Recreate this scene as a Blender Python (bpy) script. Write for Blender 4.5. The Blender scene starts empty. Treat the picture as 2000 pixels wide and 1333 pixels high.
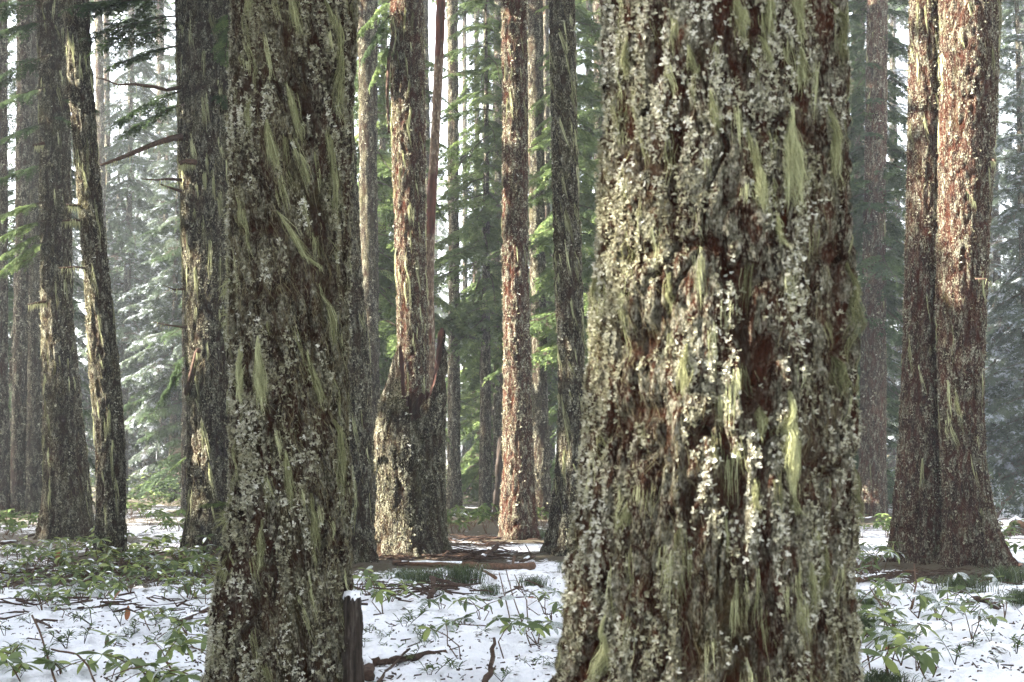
import bpy, math, random
import numpy as np
from mathutils import Vector, Matrix

R = math.radians
rng = np.random.default_rng(7)
random.seed(7)
scene = bpy.context.scene
COL = scene.collection

# ------------------------------------------------------------------ camera, sky, sun, exposure
FPX = 2778.0                      # focal length in pixels of the 2000 px wide photograph
CAMZ = 1.5
PITCH = R(4.70)
cam = bpy.data.cameras.new('camera')
cam_o = bpy.data.objects.new('camera', cam); COL.objects.link(cam_o)
cam_o.location = (0, 0, CAMZ); cam_o.rotation_euler = (R(90) + PITCH, 0, 0)
cam.sensor_width = 36.0; cam.lens = 36.0 * FPX / 2000.0
cam.clip_start = 0.05; cam.clip_end = 3000
cam.dof.use_dof = True; cam.dof.focus_distance = 20.0; cam.dof.aperture_fstop = 8.0
scene.camera = cam_o

SUN_EL, SUN_AZ = R(30), R(263)    # azimuth clockwise from +Y: from the left, a little behind the camera
SUN = Vector((math.cos(SUN_EL) * math.sin(SUN_AZ), math.cos(SUN_EL) * math.cos(SUN_AZ), math.sin(SUN_EL)))
world = bpy.data.worlds.new('World'); scene.world = world; world.use_nodes = True
wn = world.node_tree; wn.nodes.clear()
sky = wn.nodes.new('ShaderNodeTexSky'); sky.sky_type = 'NISHITA'; sky.sun_disc = False
sky.sun_elevation = SUN_EL; sky.sun_rotation = SUN_AZ; sky.air_density = 1.0; sky.dust_density = 3.0
hs = wn.nodes.new('ShaderNodeHueSaturation'); hs.inputs['Saturation'].default_value = 0.32
bg = wn.nodes.new('ShaderNodeBackground'); bg.inputs['Strength'].default_value = 0.11
wo = wn.nodes.new('ShaderNodeOutputWorld')
wn.links.new(sky.outputs[0], hs.inputs['Color']); wn.links.new(hs.outputs[0], bg.inputs['Color'])
wn.links.new(bg.outputs[0], wo.inputs['Surface'])
sl = bpy.data.lights.new('sun', 'SUN'); sl.energy = 5.0; sl.angle = R(0.5); sl.color = (1.0, 0.94, 0.84)
sun_o = bpy.data.objects.new('sun', sl); COL.objects.link(sun_o)
sun_o.rotation_euler = SUN.to_track_quat('Z', 'Y').to_euler(); sun_o.location = (-20, -5, 30)
scene.view_settings.view_transform = 'Standard'; scene.view_settings.look = 'None'
scene.view_settings.gamma = 1.0; scene.view_settings.use_curve_mapping = False
scene.view_settings.exposure = 3.6
cy = scene.cycles
cy.max_bounces = 7; cy.diffuse_bounces = 3; cy.glossy_bounces = 2; cy.transmission_bounces = 4
cy.volume_bounces = 2; cy.transparent_max_bounces = 8
cy.caustics_reflective = False; cy.caustics_refractive = False
cy.sample_clamp_indirect = 6.0
cy.use_denoising = True
HAZE_DENSITY = 0.0010

CP, SP = math.cos(PITCH), math.sin(PITCH)
def P(x, y, D):
    """world point seen at photograph pixel (x, y) at depth Y = D"""
    u = (x - 1000.0) / FPX; v = -(y - 666.5) / FPX
    dy = CP - v * SP; dz = SP + v * CP
    return Vector((u * D / dy, D, CAMZ + dz * D / dy))
def pix(p):
    """photograph pixel of a world point"""
    dx, dy, dz = p[0], p[1], p[2] - CAMZ
    f = dy * CP + dz * SP; up = -dy * SP + dz * CP
    return 1000 + FPX * dx / f, 666.5 - FPX * up / f

# ------------------------------------------------------------------ numpy noise
def _hash(ix, iy, iz, seed):
    h = (ix.astype(np.int64) * 374761393 + iy.astype(np.int64) * 668265263 + iz.astype(np.int64) * 2147483647 + seed * 974711) & 0xffffffff
    h = ((h ^ (h >> 13)) * 1274126177) & 0xffffffff
    h = ((h ^ (h >> 15)) * 2246822519) & 0xffffffff
    return ((h ^ (h >> 16)) & 0xffffff) / float(0xffffff)
def vnoise(x, y, z, seed=0):
    x, y, z = np.broadcast_arrays(np.asarray(x, float), np.asarray(y, float), np.asarray(z, float))
    fx, fy, fz = np.floor(x), np.floor(y), np.floor(z)
    tx, ty, tz = x - fx, y - fy, z - fz
    tx = tx * tx * (3 - 2 * tx); ty = ty * ty * (3 - 2 * ty); tz = tz * tz * (3 - 2 * tz)
    out = 0
    for dx in (0, 1):
        wx = tx if dx else 1 - tx
        for dy in (0, 1):
            wy = ty if dy else 1 - ty
            for dz in (0, 1):
                wz = tz if dz else 1 - tz
                out = out + _hash(fx + dx, fy + dy, fz + dz, seed) * wx * wy * wz
    return out
def fbm(x, y, z, seed=0, o=3):
    s = 0; a = 0.5; n = 0
    for i in range(o):
        k = 2.03 ** i
        s = s + a * vnoise(x * k, y * k, z * k, seed + i * 17); n += a; a *= 0.5
    return s / n
def sstep(a, b, x):
    t = np.clip((x - a) / (b - a), 0, 1); return t * t * (3 - 2 * t)

# ------------------------------------------------------------------ mesh and object helpers
def mesh_np(name, V, F, attrs=None, smooth=True):
    """V (n,3); F list of index arrays, each (m,3) or (m,4)"""
    V = np.asarray(V, np.float32)
    F = [np.asarray(f, np.int32) for f in (F if isinstance(F, list) else [F]) if len(f)]
    me = bpy.data.meshes.new(name)
    me.vertices.add(len(V)); me.vertices.foreach_set('co', V.ravel())
    li = np.concatenate([f.ravel() for f in F]); me.loops.add(len(li)); me.loops.foreach_set('vertex_index', li)
    tot = np.concatenate([np.full(len(f), f.shape[1], np.int32) for f in F])
    st = np.concatenate([[0], np.cumsum(tot)[:-1]]).astype(np.int32)
    me.polygons.add(len(tot)); me.polygons.foreach_set('loop_start', st); me.polygons.foreach_set('loop_total', tot)
    me.polygons.foreach_set('use_smooth', np.full(len(tot), smooth, bool))
    for k, a in (attrs or {}).items():
        at = me.attributes.new(k, 'FLOAT', 'POINT'); at.data.foreach_set('value', np.asarray(a, np.float32))
    me.update(calc_edges=True); me.validate()
    return me
class Acc:
    """collects vertex and face arrays that become ONE mesh"""
    def __init__(s): s.V = []; s.T = []; s.Q = []; s.A = []; s.n = 0
    def add(s, V, F, a=None):
        V = np.asarray(V, float); F = np.asarray(F, int)
        (s.T if F.shape[1] == 3 else s.Q).append(F + s.n)
        s.V.append(V); s.A.append(np.zeros(len(V)) if a is None else np.broadcast_to(np.asarray(a, float), (len(V),)))
        s.n += len(V)
    def mesh(s, name, smooth=True, attr='tint'):
        F = []
        if s.T: F.append(np.concatenate(s.T))
        if s.Q: F.append(np.concatenate(s.Q))
        return mesh_np(name, np.concatenate(s.V), F, {attr: np.concatenate(s.A)}, smooth)
def obj(name, me, mat, parent=None, loc=(0, 0, 0), **props):
    o = bpy.data.objects.new(name, me); COL.objects.link(o)
    o.location = loc
    if mat is not None and not me.materials: me.materials.append(mat)
    if parent is not None: o.parent = parent
    for k, v in props.items(): o[k] = v
    return o
def thing(name, loc, label, category, group=None):
    o = bpy.data.objects.new(name, None); COL.objects.link(o); o.location = loc
    o.empty_display_size = 0.1
    o['label'] = label; o['category'] = category
    if group: o['group'] = group
    return o
ORD = ['first', 'second', 'third', 'fourth', 'fifth', 'sixth', 'seventh', 'eighth', 'ninth', 'tenth', 'eleventh', 'twelfth',
       'thirteenth', 'fourteenth', 'fifteenth', 'sixteenth', 'seventeenth', 'eighteenth', 'nineteenth', 'twentieth']
ORD += ['twenty-' + w for w in ORD[:9]] + ['thirtieth'] + ['thirty-' + w for w in ORD[:9]] + ['fortieth'] + ['forty-' + w for w in ORD[:9]] + ['fiftieth'] + ['fifty-' + w for w in ORD[:9]] + ['sixtieth'] + ['sixty-' + w for w in ORD[:9]]

def tube(pts, rad, n=7, seed=0, rough=0.12, cap=True):
    """tube along a polyline with a radius for each point; returns V, quads"""
    pts = np.asarray([tuple(p) for p in pts], float); rad = np.asarray(rad, float)
    m = len(pts); tan = np.gradient(pts, axis=0); tan /= np.linalg.norm(tan, axis=1)[:, None] + 1e-9
    ref = np.where(np.abs(tan[:, 2:3]) > 0.9, np.array([[1., 0, 0]]), np.array([[0, 0, 1.]]))
    a = np.cross(tan, ref); a /= np.linalg.norm(a, axis=1)[:, None]; b = np.cross(a, tan)
    th = np.linspace(0, 2 * np.pi, n, endpoint=False)
    lr = np.random.default_rng(seed)
    r = rad[:, None] * (1 + rough * lr.uniform(-1, 1, (m, n)))
    V = pts[:, None, :] + r[..., None] * (np.cos(th)[None, :, None] * a[:, None, :] + np.sin(th)[None, :, None] * b[:, None, :])
    V = V.reshape(-1, 3)
    i = np.arange(m - 1)[:, None]; j = np.arange(n)[None, :]; j2 = (j + 1) % n
    Q = np.stack([i * n + j, i * n + j2, (i + 1) * n + j2, (i + 1) * n + j], -1).reshape(-1, 4)
    if cap:
        c0 = len(V); V = np.vstack([V, pts[0], pts[-1]])
        jj = np.arange(n); j3 = (jj + 1) % n
        Q = np.vstack([Q, np.stack([np.full(n, c0), j3, jj, jj], -1)[:0]])
        T = np.vstack([np.stack([np.full(n, c0), j3, jj], -1), np.stack([np.full(n, c0 + 1), (m - 1) * n + jj, (m - 1) * n + j3], -1)])
        return V, Q, T
    return V, Q, np.zeros((0, 3), int)
def tube_mesh(name, pts, rad, n=7, seed=0, rough=0.12):
    V, Q, T = tube(pts, rad, n, seed, rough)
    return mesh_np(name, V, [T, Q], {'ridge': np.full(len(V), 0.8)})
def add_tube(acc, pts, rad, n=5, seed=0, rough=0.1, a=0.0):
    V, Q, T = tube(pts, rad, n, seed, rough)
    k = acc.n; acc.add(V, Q, a); acc.T.append(T + k)

# ------------------------------------------------------------------ materials
class N:
    def __init__(s, name):
        s.m = bpy.data.materials.new(name); s.m.use_nodes = True; s.t = s.m.node_tree; s.t.nodes.clear()
        s.out = s.t.nodes.new('ShaderNodeOutputMaterial')
    def new(s, typ, **kw):
        n = s.t.nodes.new(typ)
        for k, v in kw.items():
            if hasattr(n, k): setattr(n, k, v)
        return n
    def link(s, a, b): s.t.links.new(a, b)
    def set(s, sock, v):
        if hasattr(v, 'is_output') or isinstance(v, bpy.types.NodeSocket): s.link(v, sock)
        else: sock.default_value = v
    def coord(s, scale=(1, 1, 1), which='Object'):
        c = s.new('ShaderNodeTexCoord'); mp = s.new('ShaderNodeMapping'); s.link(c.outputs[which], mp.inputs[0])
        mp.inputs['Scale'].default_value = scale
        return mp.outputs[0]
    def noise(s, vec, scale, detail=3, rough=0.55, dist=0.0):
        n = s.new('ShaderNodeTexNoise'); s.link(vec, n.inputs['Vector'])
        n.inputs['Scale'].default_value = scale; n.inputs['Detail'].default_value = detail
        n.inputs['Roughness'].default_value = rough; n.inputs['Distortion'].default_value = dist
        return n.outputs['Fac']
    def ramp(s, fac, stops):
        n = s.new('ShaderNodeValToRGB'); s.link(fac, n.inputs[0]); e = n.color_ramp.elements
        while len(e) < len(stops): e.new(0.5)
        for i, (p, c) in enumerate(stops):
            e[i].position = p; e[i].color = (c[0], c[1], c[2], 1) if isinstance(c, (tuple, list)) else (c, c, c, 1)
        return n.outputs[0]
    def mix(s, f, a, b):
        n = s.new('ShaderNodeMix', data_type='RGBA'); 
        s.set(n.inputs[0], f)
        for k, v in ((6, a), (7, b)):
            if isinstance(v, (tuple, list)): n.inputs[k].default_value = (*v[:3], 1)
            else: s.link(v, n.inputs[k])
        return n.outputs[2]
    def math(s, op, a, b=0.0, clamp=False):
        n = s.new('ShaderNodeMath', operation=op); n.use_clamp = clamp
        s.set(n.inputs[0], a); s.set(n.inputs[1], b); return n.outputs[0]
    def attr(s, name):
        n = s.new('ShaderNodeAttribute'); n.attribute_name = name; return n.outputs['Fac']
    def bump(s, h, strength=0.5, dist=0.02):
        n = s.new('ShaderNodeBump'); s.link(h, n.inputs['Height']); n.inputs['Strength'].default_value = strength
        n.inputs['Distance'].default_value = dist; return n.outputs[0]
    def pbr(s, col, rough=0.85, normal=None, spec=0.25, translucent=0.0, tcol=None):
        b = s.new('ShaderNodeBsdfPrincipled')
        if isinstance(col, (tuple, list)): b.inputs['Base Color'].default_value = (*col[:3], 1)
        else: s.link(col, b.inputs['Base Color'])
        s.set(b.inputs['Roughness'], rough); b.inputs['Specular IOR Level'].default_value = spec
        if normal is not None: s.link(normal, b.inputs['Normal'])
        o = b.outputs[0]
        if translucent > 0:
            t = s.new('ShaderNodeBsdfTranslucent'); c = tcol if tcol is not None else col
            if isinstance(c, (tuple, list)): t.inputs[0].default_value = (*c[:3], 1)
            else: s.link(c, t.inputs[0])
            mx = s.new('ShaderNodeMixShader'); mx.inputs[0].default_value = translucent
            s.link(o, mx.inputs[1]); s.link(t.outputs[0], mx.inputs[2]); o = mx.outputs[0]
        s.link(o, s.out.inputs[0]); return s.m

def bark_material(name, dark, mid, light, lichen=0.5, moss=0.4, scale=1.0, spec=0.02):
    n = N(name)
    tw = n.coord((1, 1, 0.2)); v = n.coord((1, 1, 1)); vs = n.coord((1, 1, 0.4))
    g = n.noise(tw, 26 * scale, 4, 0.65, 0.4)
    col = n.ramp(g, [(0.30, dark), (0.52, mid), (0.74, light)])
    red = n.noise(vs, 5 * scale, 3, 0.6)
    col = n.mix(n.ramp(red, [(0.56, 0.0), (0.68, 0.45)]), col, (mid[0] * 2.6, mid[1] * 1.7, mid[2] * 1.4))
    ridge = n.attr('ridge')
    col = n.mix(n.ramp(ridge, [(0.15, 0.7), (0.6, 0.0)]), col, (mid[0] * 1.6, mid[1] * 1.1, mid[2] * 0.95))
    # crust lichen, grey green, on the raised plates
    l1 = n.noise(vs, 24 * scale, 5, 0.68, 0.5)
    lm = n.math('MULTIPLY', n.ramp(l1, [(0.60 - 0.22 * lichen, 0.0), (0.66 - 0.18 * lichen, 1.0)]), n.math('ADD', ridge, 0.15, True))
    lc = n.ramp(n.noise(v, 60 * scale, 3, 0.6), [(0.3, (0.040, 0.038, 0.024)), (0.5, (0.13, 0.125, 0.085)), (0.72, (0.40, 0.385, 0.31))])
    col = n.mix(n.math('MULTIPLY', lm, 0.9), col, lc)
    # olive moss
    m1 = n.noise(n.coord((1, 1, 0.3)), 4.2 * scale, 4, 0.65, 0.3)
    mm = n.ramp(m1, [(0.62 - 0.2 * moss, 0.0), (0.80 - 0.2 * moss, 0.75)])
    mc = n.ramp(n.noise(tw, 50 * scale, 3, 0.6), [(0.3, (0.022, 0.020, 0.008)), (0.55, (0.065, 0.062, 0.024)), (0.75, (0.145, 0.140, 0.060))])
    col = n.mix(mm, col, mc)
    sp = n.noise(vs, 130 * scale, 3, 0.7)
    col = n.mix(n.ramp(sp, [(0.36, 0.75), (0.47, 0.0)]), col, dark)
    col = n.mix(n.math('MULTIPLY', n.ramp(sp, [(0.55, 0.0), (0.63, 0.75)]), ridge), col, (0.32, 0.30, 0.22))
    h = n.math('ADD', n.noise(tw, 60 * scale, 4, 0.7), n.math('MULTIPLY', n.noise(v, 95 * scale, 3, 0.7), 0.7))
    return n.pbr(col, 0.92, n.bump(h, 1.0, 0.03 / scale), spec)

M = {}
M['bark_near'] = bark_material('bark_near', (0.0035, 0.0022, 0.0016), (0.031, 0.0142, 0.0085), (0.095, 0.049, 0.030), 0.60, 0.26, 1.1)
M['bark_moss'] = bark_material('bark_moss', (0.0035, 0.0022, 0.0016), (0.026, 0.014, 0.0088), (0.072, 0.043, 0.026), 0.54, 0.36, 0.95)
M['bark_green'] = bark_material('bark_green', (0.003, 0.0022, 0.0017), (0.020, 0.0138, 0.0088), (0.070, 0.052, 0.033), 0.46, 0.40, 0.62)
M['bark_red'] = bark_material('bark_red', (0.0032, 0.0018, 0.0014), (0.034, 0.0135, 0.0085), (0.095, 0.048, 0.031), 0.42, 0.14, 0.62)
M['bark_far'] = bark_material('bark_far', (0.004, 0.003, 0.0023), (0.025, 0.017, 0.0125), (0.068, 0.050, 0.037), 0.44, 0.22, 0.45)
def peeled():
    n = N('peeled_snag')
    v = n.coord((1, 1, 0.15)); s = n.noise(v, 18, 4, 0.6)
    wood = n.ramp(s, [(0.3, (0.022, 0.010, 0.007)), (0.6, (0.070, 0.026, 0.017)), (0.8, (0.12, 0.058, 0.04))])
    bark = n.ramp(n.noise(n.coord((1, 1, 0.4)), 22, 4, 0.65), [(0.35, (0.03, 0.018, 0.012)), (0.55, (0.11, 0.075, 0.05)), (0.7, (0.30, 0.28, 0.20))])
    sel = n.attr('ridge')
    return n.pbr(n.mix(sel, wood, bark), 0.8, n.bump(s, 0.5, 0.02), 0.08)
M['peeled'] = peeled()
def rotten():
    n = N('rotten_wood'); s = n.noise(n.coord((1, 1, 0.12)), 26, 4, 0.7)
    return n.pbr(n.ramp(s, [(0.3, (0.010, 0.006, 0.005)), (0.6, (0.048, 0.022, 0.016)), (0.8, (0.10, 0.054, 0.04))]), 0.85, n.bump(s, 0.9, 0.03), 0.05)
M['rotten'] = rotten()
def weathered():
    n = N('weathered_wood'); s = n.noise(n.coord((1, 1, 0.05)), 55, 4, 0.7); f = n.noise(n.coord(), 14, 4, 0.65)
    c = n.ramp(s, [(0.32, (0.008, 0.006, 0.005)), (0.52, (0.045, 0.035, 0.028)), (0.75, (0.12, 0.105, 0.09))])
    c = n.mix(n.ramp(f, [(0.62, 0.0), (0.7, 0.5)]), c, (0.10, 0.10, 0.06))
    return n.pbr(c, 0.9, n.bump(s, 1.0, 0.02), 0.03)
M['weathered'] = weathered()
def tinted(name, stops, rough=0.85, translucent=0.3, extra=None):
    n = N(name); c = n.ramp(n.attr('tint'), stops)
    return n.pbr(c, rough, None, 0.03, translucent, c)
M['lichen'] = tinted('lichen', [(0.0, (0.080, 0.068, 0.038)), (0.4, (0.25, 0.24, 0.155)), (0.75, (0.40, 0.39, 0.29)), (1.0, (0.58, 0.57, 0.49))], 0.9, 0.15)
M['beard'] = tinted('beard', [(0.0, (0.045, 0.040, 0.018)), (0.5, (0.245, 0.25, 0.125)), (1.0, (0.52, 0.53, 0.31))], 0.9, 0.25)
M['fuzz'] = tinted('fuzz', [(0.0, (0.022, 0.016, 0.008)), (0.5, (0.105, 0.088, 0.048)), (1.0, (0.26, 0.238, 0.140))], 0.9, 0.2)
def needles(name, cols, frost=0.0):
    n = N(name)
    c = n.ramp(n.attr('tint'), [(0.0, (0.055, 0.040, 0.030)), (0.08, (0.055, 0.040, 0.030)), (0.12, cols[0]), (0.6, cols[1]), (1.0, cols[2])])
    if frost > 0:
        g = n.new('ShaderNodeNewGeometry'); f = n.noise(n.coord(), 3.0, 3, 0.6)
        c = n.mix(n.ramp(f, [(0.62 - 0.3 * frost, 0.0), (0.75 - 0.3 * frost, min(1, 0.4 + frost))]), c, (0.62, 0.66, 0.74))
    return n.pbr(c, 0.7, None, 0.08, 0.35, c)
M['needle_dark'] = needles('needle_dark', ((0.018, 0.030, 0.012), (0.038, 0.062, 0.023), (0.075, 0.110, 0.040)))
M['needle_green'] = needles('needle_green', ((0.040, 0.060, 0.022), (0.095, 0.135, 0.046), (0.18, 0.23, 0.078)))  # lighter needle green, with the sunlit look put into the colour
M['needle_frost'] = needles('needle_frost', ((0.022, 0.034, 0.020), (0.045, 0.066, 0.036), (0.080, 0.108, 0.056)), 0.20)
M['needle_rime_mist'] = needles('needle_rime_mist', ((0.030, 0.042, 0.030), (0.060, 0.080, 0.052), (0.10, 0.12, 0.075)), 0.28)  # rime, with the paleness of mist also put into the colour
def snow_ground():
    n = N('snow_ground')
    v = n.coord()
    a = n.attr('litter')
    f1 = n.noise(v, 1.3, 5, 0.62, 0.3); f2 = n.noise(v, 9.0, 4, 0.65); f3 = n.noise(v, 38.0, 3, 0.6)
    k = n.math('ADD', n.math('MULTIPLY', f1, 0.45), n.math('ADD', n.math('MULTIPLY', f2, 0.55), n.math('MULTIPLY', f3, 0.18)))
    k = n.math('ADD', k, a)
    lit = n.ramp(k, [(0.68, 0.0), (0.75, 1.0)])
    snow = n.ramp(f2, [(0.3, (0.80, 0.81, 0.86)), (0.7, (0.87, 0.87, 0.90))])
    dirt = n.ramp(n.noise(v, 45, 4, 0.7), [(0.3, (0.018, 0.013, 0.009)), (0.5, (0.060, 0.040, 0.025)), (0.62, (0.055, 0.065, 0.025)), (0.8, (0.17, 0.12, 0.08))])
    col = n.mix(lit, snow, dirt)
    h = n.math('ADD', n.math('MULTIPLY', n.noise(v, 13, 4, 0.6), 1.0), n.math('MULTIPLY', f3, 0.45))
    return n.pbr(col, n.math('ADD', 0.55, n.math('MULTIPLY', lit, 0.35)), n.bump(h, 0.9, 0.06), 0.3)
M['snow_ground'] = snow_ground()
def snow_lump():
    n = N('snow'); h = n.noise(n.coord(), 60, 3, 0.6)
    return n.pbr((0.84, 0.85, 0.89), 0.6, n.bump(h, 0.5, 0.01), 0.3)
M['snow'] = snow_lump()
def leaf_mat(name, a, b, dust=0.0):
    n = N(name); oi = n.new('ShaderNodeObjectInfo')
    c = n.mix(oi.outputs['Random'], a, b)
    c = n.mix(n.ramp(n.noise(n.coord(), 18, 3, 0.6), [(0.4, 0.0), (0.7, 0.35)]), c, (b[0] * 1.5, b[1] * 1.35, b[2] * 1.2))
    if dust:
        f = n.noise(n.coord(which='Object'), 26, 4, 0.7)
        c = n.mix(n.ramp(f, [(0.62 - dust, 0.0), (0.70 - dust, 0.9)]), c, (0.74, 0.77, 0.80))
    return n.pbr(c, 0.5, None, 0.35, 0.3, c)
M['leaf'] = leaf_mat('leaf', (0.052, 0.082, 0.025), (0.105, 0.145, 0.046))
M['leaf_light'] = leaf_mat('leaf_light', (0.14, 0.19, 0.05), (0.25, 0.30, 0.09))
M['leaf_dusted'] = leaf_mat('leaf_dusted', (0.045, 0.075, 0.028), (0.075, 0.11, 0.04), 0.16)
M['leaf_dead'] = leaf_mat('leaf_dead', (0.16, 0.055, 0.022), (0.26, 0.10, 0.04))
M['foliage'] = tinted('foliage', [(0.0, (0.030, 0.024, 0.014)), (0.1, (0.034, 0.055, 0.018)), (0.6, (0.070, 0.105, 0.034)), (1.0, (0.16, 0.20, 0.07))], 0.55, 0.3)
M['foliage_frost'] = tinted('foliage_frost', [(0.0, (0.05, 0.042, 0.03)), (0.3, (0.055, 0.075, 0.04)), (0.7, (0.14, 0.17, 0.12)), (1.0, (0.55, 0.58, 0.62))], 0.6, 0.3)
M['grass'] = tinted('grass', [(0.0, (0.035, 0.045, 0.022)), (0.5, (0.075, 0.105, 0.050)), (0.85, (0.15, 0.17, 0.08)), (1.0, (0.40, 0.43, 0.42))], 0.6, 0.25)
def twig_mat(name, a, b):
    n = N(name); f = n.noise(n.coord(), 30, 4, 0.7)
    return n.pbr(n.ramp(f, [(0.3, a), (0.7, b)]), 0.85, n.bump(f, 0.6, 0.01), 0.05)
M['twig'] = twig_mat('twig', (0.022, 0.014, 0.011), (0.090, 0.058, 0.042))
M['stem'] = twig_mat('stem', (0.050, 0.026, 0.016), (0.12, 0.070, 0.042))
M['log'] = twig_mat('log', (0.045, 0.026, 0.017), (0.17, 0.10, 0.065))

# ------------------------------------------------------------------ ground
def gz(x, y):
    x = np.asarray(x, float); y = np.asarray(y, float)
    near = np.exp(-np.maximum(y - 10, 0) / 60)
    return (0.16 * (vnoise(x * 0.22, y * 0.22, 0, 3) - 0.5) + 0.07 * (vnoise(x * 0.9, y * 0.9, 0, 5) - 0.5)) * near
def gp(x, y):
    """ground point under photograph pixel (x, y)"""
    D = CAMZ * FPX / max(y - 895.0, 12.0)
    for _ in range(4):
        p = P(x, y, D); z = float(gz(p.x, D)); D *= (CAMZ - z) / max(CAMZ - p.z, 0.01)
    p = P(x, y, D); return Vector((p.x, D, float(gz(p.x, D))))

TREES = []          # (x, y, radius) of every trunk, for the litter round its foot

# ------------------------------------------------------------------ trunks
class Trunk:
    """a trunk lofted through rows (photo y, left x, right x) at depth D, furrowed by displacement"""
    def __init__(s, rows, D, top, nth, dz, seed, depth=0.02, freq=14.0, stretch=0.2, flare=0.3, twist=0.0, zmin=-0.12, taper=0.010, spread=0.25, plate=0.12, deep=0.0):
        rows = sorted(rows, key=lambda r: -r[0])
        z = []; cx = []; rr = []
        for (y, xl, xr) in rows:
            a, b = P(xl, y, D), P(xr, y, D)
            z.append((a.z + b.z) / 2); cx.append((a.x + b.x) / 2); rr.append((b.x - a.x) / 2)
        z = np.array(z); cx = np.array(cx); rr = np.array(rr)
        z0 = zmin + float(gz(cx[0], D))
        zb = max(z0, P(1000, 1345, D).z - 0.02)          # below the frame the rows can be coarse
        zz = np.concatenate([np.linspace(z0, zb, 14, endpoint=False), np.arange(zb, top + dz, dz)]) if zb > z0 + 0.1 else np.arange(z0, top + dz, dz)
        def itp(v, slope_hi):
            w = np.interp(zz, z, v)
            hi = zz > z[-1]; w[hi] = v[-1] + slope_hi * (zz[hi] - z[-1])
            k = max(3, int(0.25 / dz) | 1); pad = np.pad(w, k // 2, mode='reflect', reflect_type='odd')
            return np.convolve(pad, np.ones(k) / k, mode='valid')
        lean = (cx[-1] - cx[0]) / max(z[-1] - z[0], 0.1)
        C = itp(cx, lean); Rr = np.maximum(itp(rr, -taper), 0.04)
        s.base = Vector((float(C[0]), D, float(gz(C[0], D)))); s.R0 = float(np.interp(0.3, zz, Rr))
        th = np.linspace(0, 2 * np.pi, nth, endpoint=False)
        TH, ZZ = np.meshgrid(th, zz); RR = np.repeat(Rr[:, None], nth, 1); CX = np.repeat(C[:, None], nth, 1)
        hgt = ZZ - s.base.z
        lob = vnoise(2.2 * np.cos(TH), 2.2 * np.sin(TH), 0.6 * hgt, seed + 5) - 0.35
        RR = RR * (1 + flare * np.exp(-np.maximum(hgt, 0) / spread) * lob * 1.6)
        RR = RR * (1 + 0.06 * (vnoise(1.6 * np.cos(TH), 1.6 * np.sin(TH), ZZ * 0.9, seed + 9) - 0.5))
        T2 = TH + twist * ZZ
        px, py, pz = RR * np.cos(T2), RR * np.sin(T2), ZZ
        wx = 0.6 * (vnoise(px * freq * 0.5, py * freq * 0.5, pz * freq * 0.25, seed + 1) - 0.5)
        n1 = vnoise(px * freq + wx, py * freq + wx, pz * freq * stretch, seed + 2)
        n2 = vnoise(px * freq * 2.1 + wx, py * freq * 2.1, pz * freq * stretch * 2.4, seed + 3)
        ridge = np.clip(sstep(0.02, plate, np.abs(n1 - 0.5)) * 0.7 + 0.3 * sstep(0.02, 0.16, np.abs(n2 - 0.5)), 0, 1)
        n3 = fbm(px * freq * 2.5, py * freq * 2.5, pz * freq * 1.1, seed + 4, 3)
        RD = RR + depth * (ridge - 0.75) + depth * 0.75 * (n3 - 0.5)
        if deep:
            n5 = vnoise(px * freq * 0.62 + 3 * wx, py * freq * 0.62 + 3 * wx, pz * freq * 0.62 * 0.16, seed + 6)
            gate = sstep(0.36, 0.52, vnoise(px * freq * 0.5, py * freq * 0.5, pz * freq * 0.28, seed + 7))
            fur = (1 - sstep(0.012, 0.055, np.abs(n5 - 0.5))) * gate
            RD = RD - deep * fur; ridge = ridge * (1 - fur)
        s.rd, s.th, s.zz, s.C, s.D, s.nth = RD, th, zz, C, D, nth
        X = CX + RD * np.cos(TH); Y = D + RD * np.sin(TH)
        s.Pp = np.stack([X, Y, ZZ], -1); s.ridge = ridge; s.seed = seed
        du = np.roll(s.Pp, -1, 1) - np.roll(s.Pp, 1, 1); dv = np.gradient(s.Pp, axis=0)
        nn = np.cross(du, dv); s.Nn = nn / (np.linalg.norm(nn, axis=2)[..., None] + 1e-9)
        # smoother normals, for what grows on the bark
        s.Nr = np.stack([np.cos(TH), np.sin(TH), 0 * TH], -1)
    def mesh(s, name):
        m, n = s.ridge.shape
        i = np.arange(m - 1)[:, None]; j = np.arange(n)[None, :]; j2 = (j + 1) % n
        Q = np.stack([i * n + j, i * n + j2, (i + 1) * n + j2, (i + 1) * n + j], -1).reshape(-1, 4)
        V = s.Pp.reshape(-1, 3) - np.array(s.base)
        return mesh_np(name, V, [Q], {'ridge': s.ridge.ravel()})
    def pick(s, n, lr, zlo, zhi, half=125, w=None):
        """n random surface indices on the half that faces the camera (theta = -90 degrees)"""
        i0, i1 = np.searchsorted(s.zz, [zlo, zhi]); i1 = min(i1, len(s.zz) - 2)
        i = lr.integers(max(i0, 1), max(i1, i0 + 2), n)
        tc = math.atan2(-s.D, -float(s.base.x))
        t = (tc + R(half) * lr.uniform(-1, 1, n)) % (2 * np.pi)
        j = (t / (2 * np.pi) * s.nth).astype(int) % s.nth
        if w is not None:
            k = lr.uniform(0, 1, n) < w(s.Pp[i, j], s.ridge[i, j]); i, j = i[k], j[k]
        return i, j
    def at(s, th, z):
        """bark surface radius at angle and height (nearest)"""
        i = np.clip(np.searchsorted(s.zz, z), 0, len(s.zz) - 1)
        j = ((th % (2 * np.pi)) / (2 * np.pi) * s.nth).astype(int) % s.nth
        return i, j
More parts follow.
